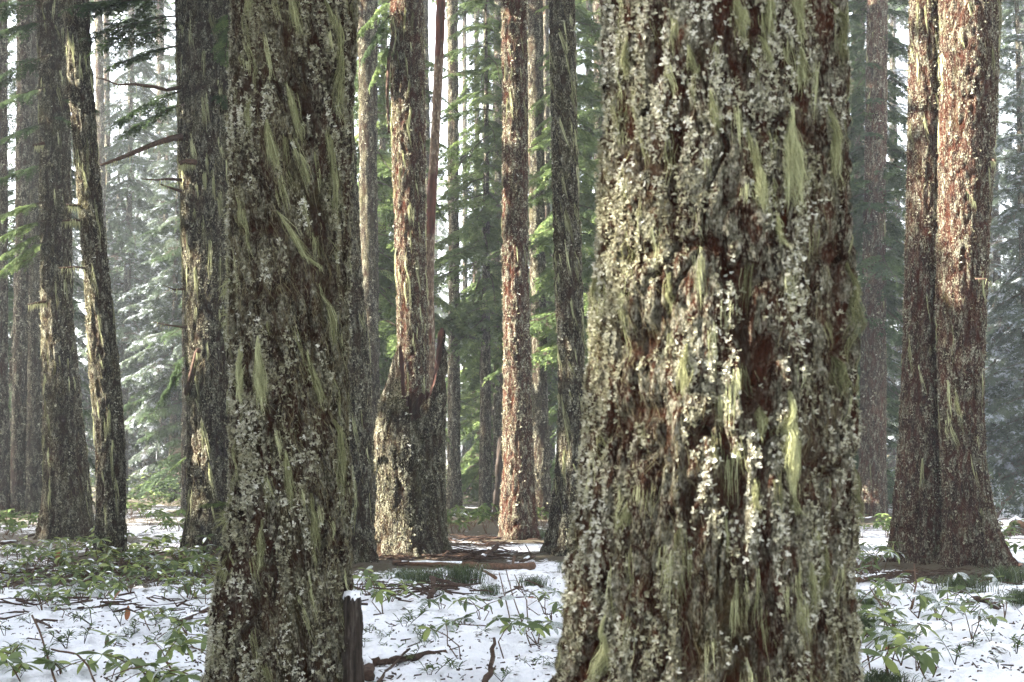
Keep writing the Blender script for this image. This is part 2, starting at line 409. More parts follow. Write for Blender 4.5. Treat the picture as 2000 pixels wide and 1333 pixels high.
    def front(s, x, y):
        """angle and height on the camera side under photograph pixel (x, y)"""
        p = P(x, y, s.D); i = int(np.clip(np.searchsorted(s.zz, p.z), 0, len(s.zz) - 1))
        r = float(s.rd[i].mean()); sn = np.clip((p.x - s.C[i]) / r, -0.98, 0.98)
        return -math.pi / 2 + math.asin(sn), p.z - (s.D - r * math.cos(math.asin(sn)) - s.D) * 0

def lobes(acc, o, nrm, lr, n_lobe, length, width, lift, tint):
    k = np.minimum(np.exp(lr.normal(-0.12, 0.38, len(o))), 1.35); length, width, lift = length * k, width * k, lift * k
    """foliose lichen: n_lobe curled strap lobes round each origin"""
    m = len(o)
    a = np.cross(nrm, np.array([0.0, 0, 1.0])); a /= np.linalg.norm(a, axis=1)[:, None] + 1e-9
    b = np.cross(nrm, a)
    ph0 = lr.uniform(0, 6.28, m)
    for k in range(n_lobe):
        ph = ph0 + k * 6.283 / n_lobe + lr.uniform(-0.5, 0.5, m)
        d = np.cos(ph)[:, None] * a + np.sin(ph)[:, None] * b; sd = np.cross(nrm, d)
        L = (length * lr.uniform(0.5, 1.3, m))[:, None]; W = (width * lr.uniform(0.6, 1.3, m))[:, None]; H = (lift * lr.uniform(0.3, 1.6, m))[:, None]
        tw = lr.uniform(-0.8, 0.8, m)[:, None]
        p0 = o + nrm * 0.001; p1 = o + d * L * 0.55 + nrm * H * 0.55; p2 = o + d * L * 0.9 + nrm * H + sd * W * tw * 0.5
        s1 = sd * W + nrm * W * tw
        V = np.stack([p0 - sd * W * 0.3, p0 + sd * W * 0.3, p1 + s1 * 0.55, p1 - s1 * 0.55, p2 + s1 * 0.62, p2 - s1 * 0.42], 1).reshape(-1, 3)
        q = np.array([[0, 1, 2, 3], [3, 2, 4, 5]])
        Q = (np.arange(m)[:, None, None] * 6 + q[None]).reshape(-1, 4)
        acc.add(V, Q, np.repeat(np.clip(tint + lr.uniform(-0.15, 0.15, m), 0, 1), 6))

def strands(acc, tr, th0, z0, length, slope, off, width, lr, tint, seg=6, bulge=0.0, sway=0.01):
    """hair thin strands that hang down the bark; arrays th0, z0, length of equal size"""
    m = len(th0); t = np.linspace(0, 1, seg + 1)[None, :]
    z = z0[:, None] - length[:, None] * t
    i0, j0 = tr.at(th0, z0); r0 = tr.rd[i0, j0]
    wob = sway * np.cumsum(lr.normal(0, 1, (m, seg + 1)), 1) * 0.6
    th = th0[:, None] + (slope[:, None] * length[:, None] * t + wob) / r0[:, None]
    ii, jj = tr.at(th, z)
    rs = tr.rd[ii, jj]; rs = 0.5 * rs + 0.5 * r0[:, None]
    rs = np.maximum(rs, tr.rd[ii, jj]) + off[:, None] * (0.25 + t) + bulge * np.sin(np.pi * t) * lr.uniform(0.2, 1, (m, 1))
    iz = ii; X = tr.C[iz] + rs * np.cos(th); Y = tr.D + rs * np.sin(th)
    pts = np.stack([X, Y, z], -1) - np.array(tr.base)
    nr = np.stack([np.cos(th), np.sin(th), 0 * th], -1); tg = np.stack([-np.sin(th), np.cos(th), 0 * th], -1)
    tw = lr.uniform(-1.0, 1.0, (m, 1, 1))
    sd = tg * np.cos(tw) + nr * np.sin(tw)
    wv = (width * lr.uniform(0.6, 1.4, m))[:, None, None] * (1 - 0.75 * t[..., None] ** 2) * 0.5
    V = np.stack([pts - sd * wv, pts + sd * wv], 2).reshape(-1, 3)
    k = np.arange(seg)[None, :]; b = np.arange(m)[:, None] * (seg + 1) * 2 + k * 2
    Q = np.stack([b, b + 1, b + 3, b + 2], -1).reshape(-1, 4)
    acc.add(V, Q, np.repeat(np.clip(tint + lr.normal(0, 0.22, m), 0, 1), (seg + 1) * 2))

def dress(tr, root, lr, zlo, zhi, nflake, nsingle, nfuzz, size, fuzz_len, slope=0.0, bias=None, nb=0, blen=0.3, bw=0.0022, half=120, ftint=0.5):
    """lichen flakes, short fuzz and small beard tufts on a trunk"""
    base = np.array(tr.base)
    if nflake + nsingle:
        ac = Acc()
        def w(p, rg):
            d = vnoise(p[:, 0] * 5, p[:, 1] * 5, p[:, 2] * 2.2, tr.seed + 31); d2 = vnoise(p[:, 0] * 17, p[:, 1] * 17, p[:, 2] * 9, tr.seed + 32)
            k = sstep(0.34, 0.66, 0.5 * d + 0.5 * d2) * (0.05 + 0.95 * rg ** 2)
            return k if bias is None else k * bias(p)
        for cnt, nl in ((nflake, 5), (nsingle, 2)):
            i, j = tr.pick(cnt, lr, zlo, zhi, half, w)
            if len(i) < 3: continue
            o = tr.Pp[i, j] - base; nn = 0.6 * tr.Nr[i, j] + 0.4 * tr.Nn[i, j] + lr.normal(0, 0.28, (len(i), 3)); nn /= np.linalg.norm(nn, axis=1)[:, None]
            o = o + lr.normal(0, size * 0.3, o.shape) * (1 - np.abs(nn))
            p = tr.Pp[i, j]
            tint = 0.15 + 0.75 * vnoise(p[:, 0] * 9, p[:, 1] * 9, p[:, 2] * 6, tr.seed + 40) + lr.normal(0, 0.2, len(i)) + (ftint - 0.5)
            lobes(ac, o, nn, lr, nl, size, size * 0.50, size * 0.9, tint)
        obj('lichen_flakes', ac.mesh('lichen_flakes'), M['lichen'], root, kind='stuff')
    if nfuzz:
        ac = Acc()
        def wf(p, rg):
            d = vnoise(p[:, 0] * 6, p[:, 1] * 6, p[:, 2] * 1.4 + slope * 2 * p[:, 0], tr.seed + 51)
            return sstep(0.35, 0.65, d)
        i, j = tr.pick(nfuzz, lr, zlo + fuzz_len, zhi, half, wf)
        m = len(i)
        strands(ac, tr, tr.th[j], tr.zz[i], fuzz_len * lr.uniform(0.4, 1.5, m), slope + lr.normal(0, 0.4, m), size * lr.uniform(0.2, 0.9, m), bw, lr,
                0.15 + 0.7 * vnoise(tr.Pp[i, j][:, 0] * 7, tr.Pp[i, j][:, 1] * 7, tr.zz[i] * 3, tr.seed + 61), 3, 0.0, fuzz_len * 0.12)
        obj('moss_fuzz', ac.mesh('moss_fuzz'), M['fuzz'], root, kind='stuff')
    if nb:
        ac = Acc()
        i, j = tr.pick(nb, lr, zlo + blen, zhi, half)
        for a, b in zip(i, j):
            m = lr.integers(8, 26); L = blen * lr.uniform(0.4, 1.3)
            strands(ac, tr, tr.th[b] + lr.normal(0, 0.02, m), tr.zz[a] + lr.uniform(-0.15, 0.15, m) * L, L * lr.uniform(0.35, 1.0, m), np.full(m, slope + lr.normal(0, 0.1)),
                    size * lr.uniform(0.2, 1.0, m), bw, lr, np.full(m, lr.uniform(0.2, 0.85)), 4, 0.0, L * 0.02)
        obj('beard_lichen', ac.mesh('beard_lichen'), M['beard'], root, kind='stuff')

def beard(tr, root, lr, x, y, y2, wpx, n, slope, width, tint, bulge=0.02, label=None, offmax=0.02):
    """one big hanging beard lichen from photo pixel (x, y) down to y2, wpx wide"""
    th, z = tr.front(x, y); Lz = (y2 - y) / FPX * tr.D
    i, j = tr.at(np.array([th]), np.array([z])); r = float(tr.rd[i[0]].mean()); wth = wpx / FPX * tr.D / r
    ac = Acc(); u = lr.uniform(-1, 1, n)
    z0 = z - Lz * 0.55 * np.abs(lr.uniform(0, 1, n)) ** 1.3
    env = np.clip((z - z0) / (Lz * 0.4), 0.12, 1.0)
    ln = np.minimum((z - Lz * lr.uniform(0.75, 1.0, n)) * -1 + z0, Lz * 0.75)
    ln = np.maximum(ln, 0.12 * Lz) * lr.uniform(0.45, 1.0, n)
    t0 = th + u * env * wth * 0.5 + slope * (z - z0) / r
    strands(ac, tr, t0, z0, ln, slope - u * 0.16 + lr.normal(0, 0.04, n), lr.uniform(0.003, offmax, n), width * 0.85, lr, np.clip(tint + 0.25 * (1 - np.abs(u)) - 0.12, 0, 1), 6, bulge, 0.0035 * max(1, tr.D / 5))
    o = obj('beard_lichen', ac.mesh('beard_lichen'), M['beard'], root, kind='stuff')
    if label: o['label'] = label

# ------------------------------------------------------------------ conifer boughs
def bough_arrays(seed, L=2.0, step=0.075, blade=0.075, bw=0.013, coarse=False):
    """one drooping conifer bough along +X: wood, side twigs, blades of needles. returns V, tris, tint"""
    lr = np.random.default_rng(seed); V = []; T = []; A = []; n = 0
    def tri(p, q, r_, a):
        nonlocal n
        V.extend((p, q, r_)); T.append((n, n + 1, n + 2)); A.extend((a, a, a)); n += 3
    def axis(t): return np.array([t * L * (1 - 0.08 * t), 0.06 * L * math.sin(3 * t + seed), -0.16 * L * t ** 1.7])
    K = 7
    for k in range(K):
        p, q = axis(k / K), axis((k + 1) / K); w = 0.018 * (1 - k / K) + 0.004
        for sd in (np.array([0, w, 0]), np.array([0, 0, w])):
            tri(p - sd, p + sd, q + sd * 0.8, 0.0); tri(p - sd, q + sd * 0.8, q - sd * 0.8, 0.0)
    def twig(o, d, ln, drop, tint, sub):
        nonlocal n
        m = max(2, int(ln / (0.24 if coarse else 0.060)))
        side = np.cross(d, [0, 0, 1.0]); side /= np.linalg.norm(side) + 1e-9
        for k in range(m):
            t = (k + 0.5) / m; p = o + d * ln * t + np.array([0, 0, -drop * ln * t * t])
            fwd = d + np.array([0, 0, -2 * drop * t])
            for s in (-1, 1):
                b = blade * lr.uniform(0.7, 1.3) * (1.1 - 0.5 * t)
                v = side * s * lr.uniform(0.55, 1.0) + fwd * lr.uniform(0.5, 0.9) + np.array([0, 0, lr.uniform(-0.45, 0.25)])
                v = v / np.linalg.norm(v) * b; wv = np.cross(v, [0.2 * s, 0.3, 1.0]); wv = wv / (np.linalg.norm(wv) + 1e-9) * bw * lr.uniform(0.7, 1.3)
                wv = wv + np.array([0, 0, lr.uniform(-0.5, 0.5) * bw])
                tri(p - wv, p + wv, p + v, np.clip(tint + lr.uniform(-0.15, 0.15), 0.15, 1))
        if sub and ln > 0.25:
            for t in np.arange(0.2, 0.85, 0.2):
                for s in (-1, 1):
                    p = o + d * ln * t + np.array([0, 0, -drop * ln * t * t]); dd = d * 0.65 + side * s * 0.75; dd /= np.linalg.norm(dd)
                    twig(p, dd, ln * 0.38 * (1.1 - t), drop, tint, False)
    t = 0.12
    while t < 1.0:
        for s in (-1, 1):
            ln = L * 0.34 * (1 - t) ** 0.6 * lr.uniform(0.6, 1.15) + 0.08
            an = R(lr.uniform(42, 68)); d = np.array([math.cos(an), s * math.sin(an), lr.uniform(-0.18, 0.12)]); d /= np.linalg.norm(d)
            twig(axis(t), d, ln, lr.uniform(0.15, 0.6), lr.uniform(0.2, 0.8), not coarse)
        t += step / L * lr.uniform(0.8, 1.3)
    twig(axis(0.97), np.array([0.9, 0, -0.4]), 0.12 * L, 0.3, 0.8, False)
    return np.array(V), np.array(T), np.array(A)
BOUGH = [bough_arrays(100 + k, 2.0, 0.115, 0.10, 0.023) for k in range(4)]
BOUGH_C = [bough_arrays(200 + k, 2.2, 0.60, 0.60, 0.13, True) for k in range(4)]
BOUGH_MESH = {}
def bough_mesh(k, mat):
    if (k, mat) not in BOUGH_MESH:
        V, T, A = BOUGH[k]; me = mesh_np('bough', V, [T], {'tint': A}, False); me.materials.append(M[mat]); BOUGH_MESH[(k, mat)] = me
    return BOUGH_MESH[(k, mat)]
def place(V, loc, az, tilt, sc, roll=0.0):
    mt = Matrix.Rotation(az, 3, 'Z') @ Matrix.Rotation(tilt, 3, 'Y') @ Matrix.Rotation(roll, 3, 'X')
    return V @ (np.array(mt).T * sc) + np.array(loc)

# gaps carved in the crowns to shape where the low sun falls: (photo x, y, depth, radius in metres)
GAPS = [(785, 480, 24.3, 0.42), (785, 570, 24.3, 0.45), (795, 0, 24.5, 0.4), (738, 905, 21.6, 0.30), (995, 560, 25.8, 0.5), (995, 680, 25.8, 0.5), (995, 800, 25.8, 0.40),
        (1845, 10, 19.5, 0.65), (1842, 110, 19.5, 0.62), (1840, 220, 19.5, 0.5), (1838, 330, 19.5, 0.3), (355, 230, 21.8, 0.24), (360, 400, 21.8, 0.24), (140, 90, 21.7, 0.24),
        (1410, 250, 4.0, 0.55), (1410, 650, 4.0, 0.55), (1410, 1050, 4.0, 0.55),
        (720, 420, 34, 1.4), (950, 420, 44, 1.5), (320, 330, 50, 3.0), (300, 650, 55, 3.0), (1085, 640, 21.8, 0.2), (1970, 870, 40, 1.2), (60, 480, 25, 0.5)]
GAPS = [(P(x, y, d), r) for x, y, d, r in GAPS]; GK = np.array([1.0 if g[0].y < 5 else 0.45 if g[1] < 0.25 else 1.0 for g in GAPS])
GP = np.array([tuple(g[0]) for g in GAPS]); GR = np.array([g[1] for g in GAPS]); SUNV = np.array(SUN)
def blocked(c, reach):
    d = c - GP; t = d @ SUNV; q = d - t[:, None] * SUNV
    return bool(np.any((t > 0) & (np.linalg.norm(q, axis=1) < GR + reach * GK)))
def crown_arrays(acc, lr, base, zlo, zhi, Lmax, nb, bank, shape=0.9, carve=False, keep=None, tip=0.25):
    ga = lr.uniform(0, 6.28)
    for k in range(nb):
        f = (k + lr.uniform(0, 1)) / nb; z = zlo + (zhi - zlo) * f
        L = Lmax * ((1 - f) ** shape * (1 - tip) + tip) * lr.uniform(0.65, 1.15)
        ga += 2.4; az = ga + lr.uniform(-0.4, 0.4); tilt = R(lr.uniform(-2, 26) + 8 * (1 - f))
        p = np.array([base[0], base[1], z])
        if carve:
            c = p + np.array([math.cos(az), math.sin(az), -math.sin(tilt)]) * L * 0.55
            if blocked(c, L * 0.36): continue
        if keep is not None and not keep(az, z, L): continue
        V, T, A = bank[lr.integers(len(bank))]
        acc.add(place(V, p, az, tilt, L / 2.0, lr.uniform(-0.3, 0.3)), T, np.clip(A + (A > 0.1) * lr.normal(0, 0.12), 0, 1))

# ------------------------------------------------------------------ haze
def haze_box():
    x0, x1, y0, y1, z0, z1 = -120, 120, -60, 190, -1.4, 27
    V = [(x, y, z) for z in (z0, z1) for y in (y0, y1) for x in (x0, x1)]
    Q = [(0, 2, 3, 1), (4, 5, 7, 6), (0, 1, 5, 4), (2, 6, 7, 3), (0, 4, 6, 2), (1, 3, 7, 5)]
    me = mesh_np('haze', V, [np.array(Q)], None, False)
    n = N('haze'); pv = n.new('ShaderNodeVolumePrincipled')
    pv.inputs['Color'].default_value = (0.89, 0.94, 0.98, 1); pv.inputs['Density'].default_value = HAZE_DENSITY; pv.inputs['Anisotropy'].default_value = 0.0
    n.link(pv.outputs[0], n.out.inputs['Volume'])
    o = obj('haze', me, n.m); o['kind'] = 'stuff'; o['label'] = 'thin pale morning mist hanging between the trees'; o['category'] = 'mist'

# ------------------------------------------------------------------ the trees one can tell apart
def top_of_frame(D): return P(1000, 0, D).z
def canopy(root, tr, lr, D, x, nb=46, Lmax=3.2, low=None):
    """the crown, above the frame: it shades the wood below"""
    ac = Acc(); zlo = low if low is not None else top_of_frame(D) + 1.0
    b = tr.base if tr is not None else root.location
    crown_arrays(ac, lr, (x - b[0], 0), zlo, 25.5, Lmax, nb, BOUGH_C, 0.7, False)
    # cut the boughs that would close a sun gap
    return ac
def canopy_obj(root, base, lr, topx, zlo, nb, Lmax, zhi=25.5):
    ac = Acc(); ga = lr.uniform(0, 6.28)
    for k in range(nb):
        f = (k + lr.uniform(0, 1)) / nb; z = zlo + (zhi - zlo) * f; L = Lmax * (0.3 + 0.7 * (1 - f) ** 0.7) * lr.uniform(0.7, 1.15)
        ga += 2.4; az = ga + lr.uniform(-0.4, 0.4); tilt = R(lr.uniform(0, 26))
        p = np.array([topx, base[1], z]); c = p + np.array([math.cos(az), math.sin(az), -math.sin(tilt)]) * L * 0.55
        if blocked(c, L * 0.36): continue
        e = p + np.array([math.cos(az), math.sin(az), -math.sin(tilt) - 0.3]) * L
        if e[1] > 1 and z < 16:      # keep low boughs out of the picture's upper edge
            if pix(e)[1] > -15 or pix(p)[1] > -15: continue
        V, T, A = BOUGH_C[lr.integers(4)]
        ac.add(place(V, p - np.array(base), az, tilt, L / 2.2, lr.uniform(-0.3, 0.3)), T, A)
    if ac.n: obj('crown', ac.mesh('crown', False), M['needle_dark'], root, kind='stuff')

def tree(label, rows, D, mat, seed, nth=64, dz=0.035, depth=0.050, freq=13.0, stretch=0.22, flare=0.35, twist=0.0, top=24.0, dress_kw=None, group=None, crown=40, Lmax=3.0,
         name='conifer_tree', taper=0.010, vis_top=None, plate=0.12, deep=0.0):
    lr = np.random.default_rng(seed)
    # fine rows where the photo looks, coarse stem above
    vt = top_of_frame(D) + 0.5
    tr = Trunk(rows, D, vt, nth, dz, seed, depth, freq, stretch, flare, twist, taper=taper, plate=plate, deep=deep)
    root = thing(name, tr.base, label, 'tree', group)
    obj('trunk', tr.mesh('trunk'), M[mat], root)
    zt = tr.zz[-1]; cx = float(tr.C[-1]); r = float(tr.rd[-1].mean()); lean = float(tr.C[-1] - tr.C[-12]) / (tr.zz[-1] - tr.zz[-12])
    b = np.array(tr.base)
    if crown:
        pts = [np.array([cx + lean * k * (top - zt) / 5 * 0.6, D, zt - 0.05 + k * (top - zt) / 5]) - b for k in range(6)]
        obj('upper_stem', tube_mesh('upper_stem', pts, np.linspace(r * 0.97, 0.05, 6), 14, seed, 0.03), M[mat], root)
        canopy_obj(root, b, lr, cx + lean * 2, vt + 0.4, crown, Lmax, top + 1.0)
    TREES.append((float(tr.base.x), D, tr.R0))
    return root, tr, lr

# --- the two near trunks
near_kw = dict(group=None)
T1, t1, l1 = tree('massive foreground trunk right of centre, scaly red bark crusted with pale lichen',
    [(0, 1186, 1640), (250, 1184, 1650), (450, 1175, 1656), (650, 1163, 1661), (850, 1147, 1660), (1000, 1134, 1659), (1150, 1112, 1658), (1333, 1098, 1661), (1600, 1064, 1676), (1880, 994, 1715)],
    4.2, 'bark_near', 12, nth=370, dz=0.0066, depth=0.044, freq=17.0, stretch=0.24, flare=0.2, crown=60, Lmax=3.4, plate=0.11, deep=0.048)
def t1_bias(p):
    u = (p[:, 0] - 0.62) / 0.36
    return np.clip(1.05 - 0.55 * sstep(0.35, 0.75, u), 0.2, 1)
dress(t1, T1, l1, 0.72, 3.0, 33000, 33000, 14000, 0.0072, 0.045, 0.10, t1_bias, 190, 0.13, 0.0017, 120, 0.56)
for (x, y, y2, w, n, sl, tint) in [
        (1497, 262, 480, 46, 420, 0.02, 0.80), (1437, 362, 470, 34, 240, 0.10, 0.78), (1470, 455, 530, 16, 90, 0.25, 0.6), (1492, 775, 985, 38, 360, 0.03, 0.72), (1508, 960, 1010, 20, 60, 0.1, 0.5),
        (1505, 0, 160, 30, 200, 0.08, 0.55), (1415, 85, 140, 22, 110, 0.0, 0.62), (1398, 20, 170, 20, 130, 0.10, 0.55), (1455, 40, 160, 22, 130, 0.05, 0.5), (1520, 150, 240, 26, 130, 0.05, 0.55),
        (1570, 240, 430, 24, 190, 0.12, 0.6), (1225, 110, 210, 24, 130, 0.0, 0.5), (1322, 150, 230, 16, 90, 0.2, 0.5), (1446, 130, 215, 16, 80, 0.15, 0.5), (1180, 1180, 1325, 30, 200, -0.05, 0.68),
        (1318, 690, 800, 26, 140, 0.02, 0.42), (1600, 690, 800, 40, 190, 0.06, 0.4), (1625, 520, 720, 30, 170, 0.0, 0.35), (1645, 120, 330, 26, 150, 0.0, 0.38), (1212, 960, 1040, 34, 130, 0.05, 0.5),
        (1445, 800, 880, 20, 100, 0.05, 0.5), (1430, 930, 1000, 18, 80, 0.0, 0.45), (1600, 20, 200, 26, 140, 0.02, 0.35), (1640, 900, 1060, 34, 150, 0.0, 0.34), (1560, 1040, 1160, 30, 120, 0.0, 0.34),
        (1355, 230, 330, 22, 110, 0.22, 0.5), (1420, 300, 420, 16, 90, 0.18, 0.5), (1290, 560, 650, 18, 70, 0.1, 0.42), (1530, 1080, 1190, 24, 90, 0.05, 0.4), (1163, 545, 610, 26, 120, 0.0, 0.5)]:
    beard(t1, T1, l1, x, y, y2, w * 0.85, int(n * 0.85), sl, 0.0019, tint - 0.1, 0.016)

T2, t2, l2 = tree('mossy foreground trunk left of centre with beard lichen slanting across it',
    [(0, 458, 694), (250, 454, 686), (500, 451, 678), (700, 453, 676), (850, 455, 679), (1000, 449, 682), (1100, 432, 682), (1200, 417, 684), (1333, 404, 694), (1500, 375, 720)],
    7.0, 'bark_moss', 23, nth=260, dz=0.0105, depth=0.040, freq=15.0, stretch=0.22, flare=0.2, twist=0.55, crown=60, Lmax=3.4, plate=0.14, deep=0.05)
def t2_bias(p):
    u = (p[:, 0] + 1.10) / 0.29
    return np.clip(1.0 - 0.42 * sstep(-0.45, 0.3, u), 0.4, 1)
dress(t2, T2, l2, 0.2, 3.95, 36000, 28000, 12000, 0.0098, 0.060, 0.28, t2_bias, 110, 0.20, 0.0026, 120, 0.50)
for (x, y, y2, w, n, sl, tint) in [
        (487, 680, 805, 24, 200, 0.06, 0.78), (524, 665, 830, 24, 220, 0.08, 0.72), (542, 260, 380, 20, 110, 0.22, 0.50), (578, 190, 330, 16, 90, 0.26, 0.45), (600, 320, 400, 12, 60, 0.3, 0.42),
        (560, 430, 550, 12, 90, 0.62, 0.52), (600, 505, 550, 9, 50, 1.2, 0.5), (512, 0, 80, 14, 70, 0.05, 0.5), (580, 0, 130, 14, 80, 0.22, 0.48), (640, 20, 110, 12, 60, 0.35, 0.42),
        (655, 280, 480, 20, 110, 0.05, 0.34), (668, 60, 300, 18, 110, 0.02, 0.36), (610, 690, 830, 14, 70, 0.28, 0.38), (575, 880, 1000, 18, 90, 0.12, 0.40), (640, 560, 720, 14, 70, 0.15, 0.36),
        (660, 820, 1000, 18, 100, 0.05, 0.34), (505, 210, 300, 10, 50, 0.1, 0.4), (530, 1010, 1130, 18, 80, 0.08, 0.36), (620, 960, 1090, 18, 90, 0.1, 0.34), (470, 930, 1000, 14, 60, 0.0, 0.42), (450, 1080, 1150, 18, 70, -0.1, 0.42)]:
    beard(t2, T2, l2, x, y, y2, w, n, sl, 0.0034, tint, 0.02)
# shaggy tufts that stand out from its left edge
for k, (x, y) in enumerate([(455, 400), (440, 560), (434, 1010), (432, 1110), (447, 620)]):
    ac = Acc(); p = np.array(P(x + 14, y, 6.95)) - np.array(t2.base)
    for q in range(90):
        d = l2.normal(0, 1, 3); d[0] = -abs(d[0]) - 0.3; d[2] -= 0.5; d /= np.linalg.norm(d); L = l2.uniform(0.03, 0.085); sd = np.cross(d, [0, 1, 0.2]) * 0.0022
        m = p + d * L * 0.6 + np.array([0, 0, -0.004]); e = p + d * L + np.array([0, 0, -0.018]); s0 = l2.normal(0, 0.014, 3)
        ac.add(np.array([p - sd, p + sd, m + sd, m - sd, e]) + s0, np.array([[0, 1, 2], [0, 2, 3], [3, 2, 4]]), l2.uniform(0.15, 0.7))
    obj('lichen_tuft', ac.mesh('lichen_tuft'), M['beard'], T2, kind='stuff')

# --- the middle distance
mid = {}
def mid_tree(key, label, rows, D, mat, seed, lich=1500, single=1600, fuzz=1500, nb=60, blen=0.45, slope=0.05, nth=64, dz=0.042, **kw):
    root, tr, lr = tree(label, rows, D, mat, seed, nth, dz, **kw)
    zt = top_of_frame(D)
    k = D / 22.0
    dress(tr, root, lr, 0.25, zt, int(lich * 0.9), int(single * 1.1), int(fuzz * 0.8), 0.018 * k, 0.13 * k, slope, None, int(nb * 0.8), blen, 0.0055 * k, 110, 0.36)
    mid[key] = (root, tr, lr)
mid_tree('A', 'thick dark lichened trunk with swollen foot, leftmost of the big mid-distance trunks',
    [(0, 73, 133), (300, 79, 137), (600, 81, 141), (800, 85, 158), (950, 86, 175), (1030, 78, 181)], 26.0, 'bark_green', 31, nb=70, plate=0.16)
mid_tree('B', 'slimmer trunk bending to the left at its top, in front of the thick dark one',
    [(0, 122, 172), (150, 134, 180), (300, 146, 190), (500, 162, 208), (700, 175, 230), (850, 187, 242), (950, 190, 245), (1085, 186, 244)], 21.8, 'bark_green', 32, nb=60)
mid_tree('C', 'broad moss-hung trunk immediately left of the mossy foreground trunk',
    [(0, 344, 462), (300, 350, 458), (600, 362, 460), (850, 368, 462), (1000, 366, 462), (1078, 358, 470)], 22.0, 'bark_green', 33, lich=2600, single=2400, fuzz=3200, nb=140, slope=0.08, nth=100)
mid_tree('D', 'narrow trunk half hidden behind the right edge of the mossy foreground trunk',
    [(0, 610, 672), (300, 634, 694), (500, 642, 704), (700, 658, 721), (900, 662, 726), (1098, 664, 732)], 20.5, 'bark_green', 34, lich=900, single=1000, nb=60)
mid_tree('E', 'tall sunlit straight trunk rising behind the broken hollow stump',
    [(0, 762, 826), (250, 765, 830), (500, 772, 832), (700, 778, 836), (1065, 775, 845)], 24.6, 'bark_red', 35, lich=1900, single=1900, fuzz=2200, nb=110)
mid_tree('I', 'red-brown sunlit straight trunk in the middle of the clearing',
    [(0, 980, 1028), (250, 982, 1030), (500, 982, 1031), (700, 983, 1036), (850, 983, 1040), (950, 980, 1043), (1055, 972, 1052)], 26.0, 'bark_red', 36, lich=1800, single=2000, fuzz=700, nb=20)
mid_tree('K', 'lichen-streaked trunk just left of the massive foreground trunk',
    [(0, 1072, 1122), (250, 1078, 1126), (500, 1082, 1135), (700, 1090, 1141), (850, 1090, 1144), (950, 1083, 1146), (1083, 1064, 1150)], 22.0, 'bark_green', 37, nb=90, slope=0.25, fuzz=2200)
mid_tree('M', 'bare red-brown trunk just right of the massive foreground trunk',
    [(0, 1694, 1734), (500, 1686, 1729), (700, 1682, 1730), (850, 1680, 1730), (1008, 1672, 1730)], 36.0, 'bark_red', 38, lich=700, single=800, fuzz=300, nb=12, nth=48, dz=0.06)
mid_tree('N', 'left trunk of the fused twin trees on the right',
    [(0, 1778, 1840), (250, 1775, 1839), (500, 1770, 1836), (700, 1765, 1840), (850, 1757, 1852), (1000, 1746, 1852), (1105, 1738, 1850)], 20.3, 'bark_red', 39, lich=2200, single=2400, fuzz=1200, nb=30, slope=0.12)
mid_tree('O', 'right trunk of the fused twin trees, leaning right, its left side in full sun',
    [(0, 1838, 1953), (150, 1838, 1946), (300, 1836, 1940), (450, 1832, 1931), (600, 1830, 1923), (750, 1834, 1919), (900, 1838, 1922), (1000, 1842, 1938), (1108, 1846, 1966)], 19.7, 'bark_red', 40, lich=2200, single=2400, fuzz=1500, nb=45, slope=0.15, nth=100, flare=0.5)

# --- slimmer and farther trunks
def far_tree(label, rows, D, mat, seed, crown=22, top=23.0, lich=250, group=None, **kw):
    root, tr, lr = tree(label, rows, D, mat, seed, kw.pop('nth', 22), kw.pop('dz', 0.14), 0.040, kw.pop('freq', 8.0), 0.25, 0.3, 0.0, top, None, group, crown, kw.pop('Lmax', 2.4), **kw)
    if lich: dress(tr, root, lr, 0.3, top_of_frame(D), lich, lich, 0, 0.026 * D / 35, 0.2, 0, None, 0, 0.4, 0.01, 110, 0.35)
    return root, tr, lr
far_tree('slender upright trunk standing alone right of the hollow stump', [(0, 873, 894), (500, 876, 897), (900, 874, 899), (993, 870, 903)], 41.0, 'bark_green', 51)
far_tree('shaded trunk close behind the red-brown sunlit trunk', [(0, 1029, 1060), (500, 1034, 1065), (800, 1040, 1070), (1010, 1040, 1078)], 35.0, 'bark_green', 52)
far_tree('thin trunk glimpsed right of the pair behind the red-brown sunlit trunk', [(0, 1058, 1072), (500, 1062, 1075), (975, 1064, 1080)], 50.0, 'bark_far', 53)
far_tree('dark trunk peeking out at the upper left edge of the massive foreground trunk', [(0, 1158, 1184), (500, 1162, 1184), (985, 1160, 1190)], 44.0, 'bark_far', 54)
far_tree('dim trunk tucked between the massive foreground trunk and the bare red-brown one', [(0, 1664, 1690), (500, 1660, 1684), (980, 1655, 1686)], 46.0, 'bark_far', 55)
far_tree('dark trunk wrapped in foliage left of the tall sunlit trunk', [(0, 698, 732), (400, 702, 737), (700, 706, 741), (1010, 704, 748)], 33.0, 'bark_green', 56)
far_tree('thin dark trunk hugging the right edge of the tall sunlit trunk', [(0, 822, 836), (700, 832, 846), (985, 832, 850)], 46.0, 'bark_far', 57)
far_tree('narrow shaded trunk against the left edge of the broad moss-hung trunk', [(0, 352, 372), (600, 356, 376), (1003, 354, 384)], 38.0, 'bark_green', 58)
far_tree('dark trunk at the very left edge of the view', [(0, -14, 14), (700, -12, 15), (1008, -18, 20)], 36.0, 'bark_far', 59)
far_tree('curved brownish trunk second from the left edge', [(0, 34, 62), (500, 30, 56), (750, 24, 52), (1003, 18, 48)], 37.0, 'bark_far', 60)
far_tree('grey trunk directly behind the thick dark lichened trunk', [(0, 38, 72), (500, 48, 80), (800, 50, 85), (1000, 36, 92)], 38.0, 'bark_green', 61)
far_tree('tall thin mast-like trunk right of the slim left-bending trunk', [(0, 184, 200), (400, 190, 206), (960, 200, 222)], 54.0, 'bark_far', 62)
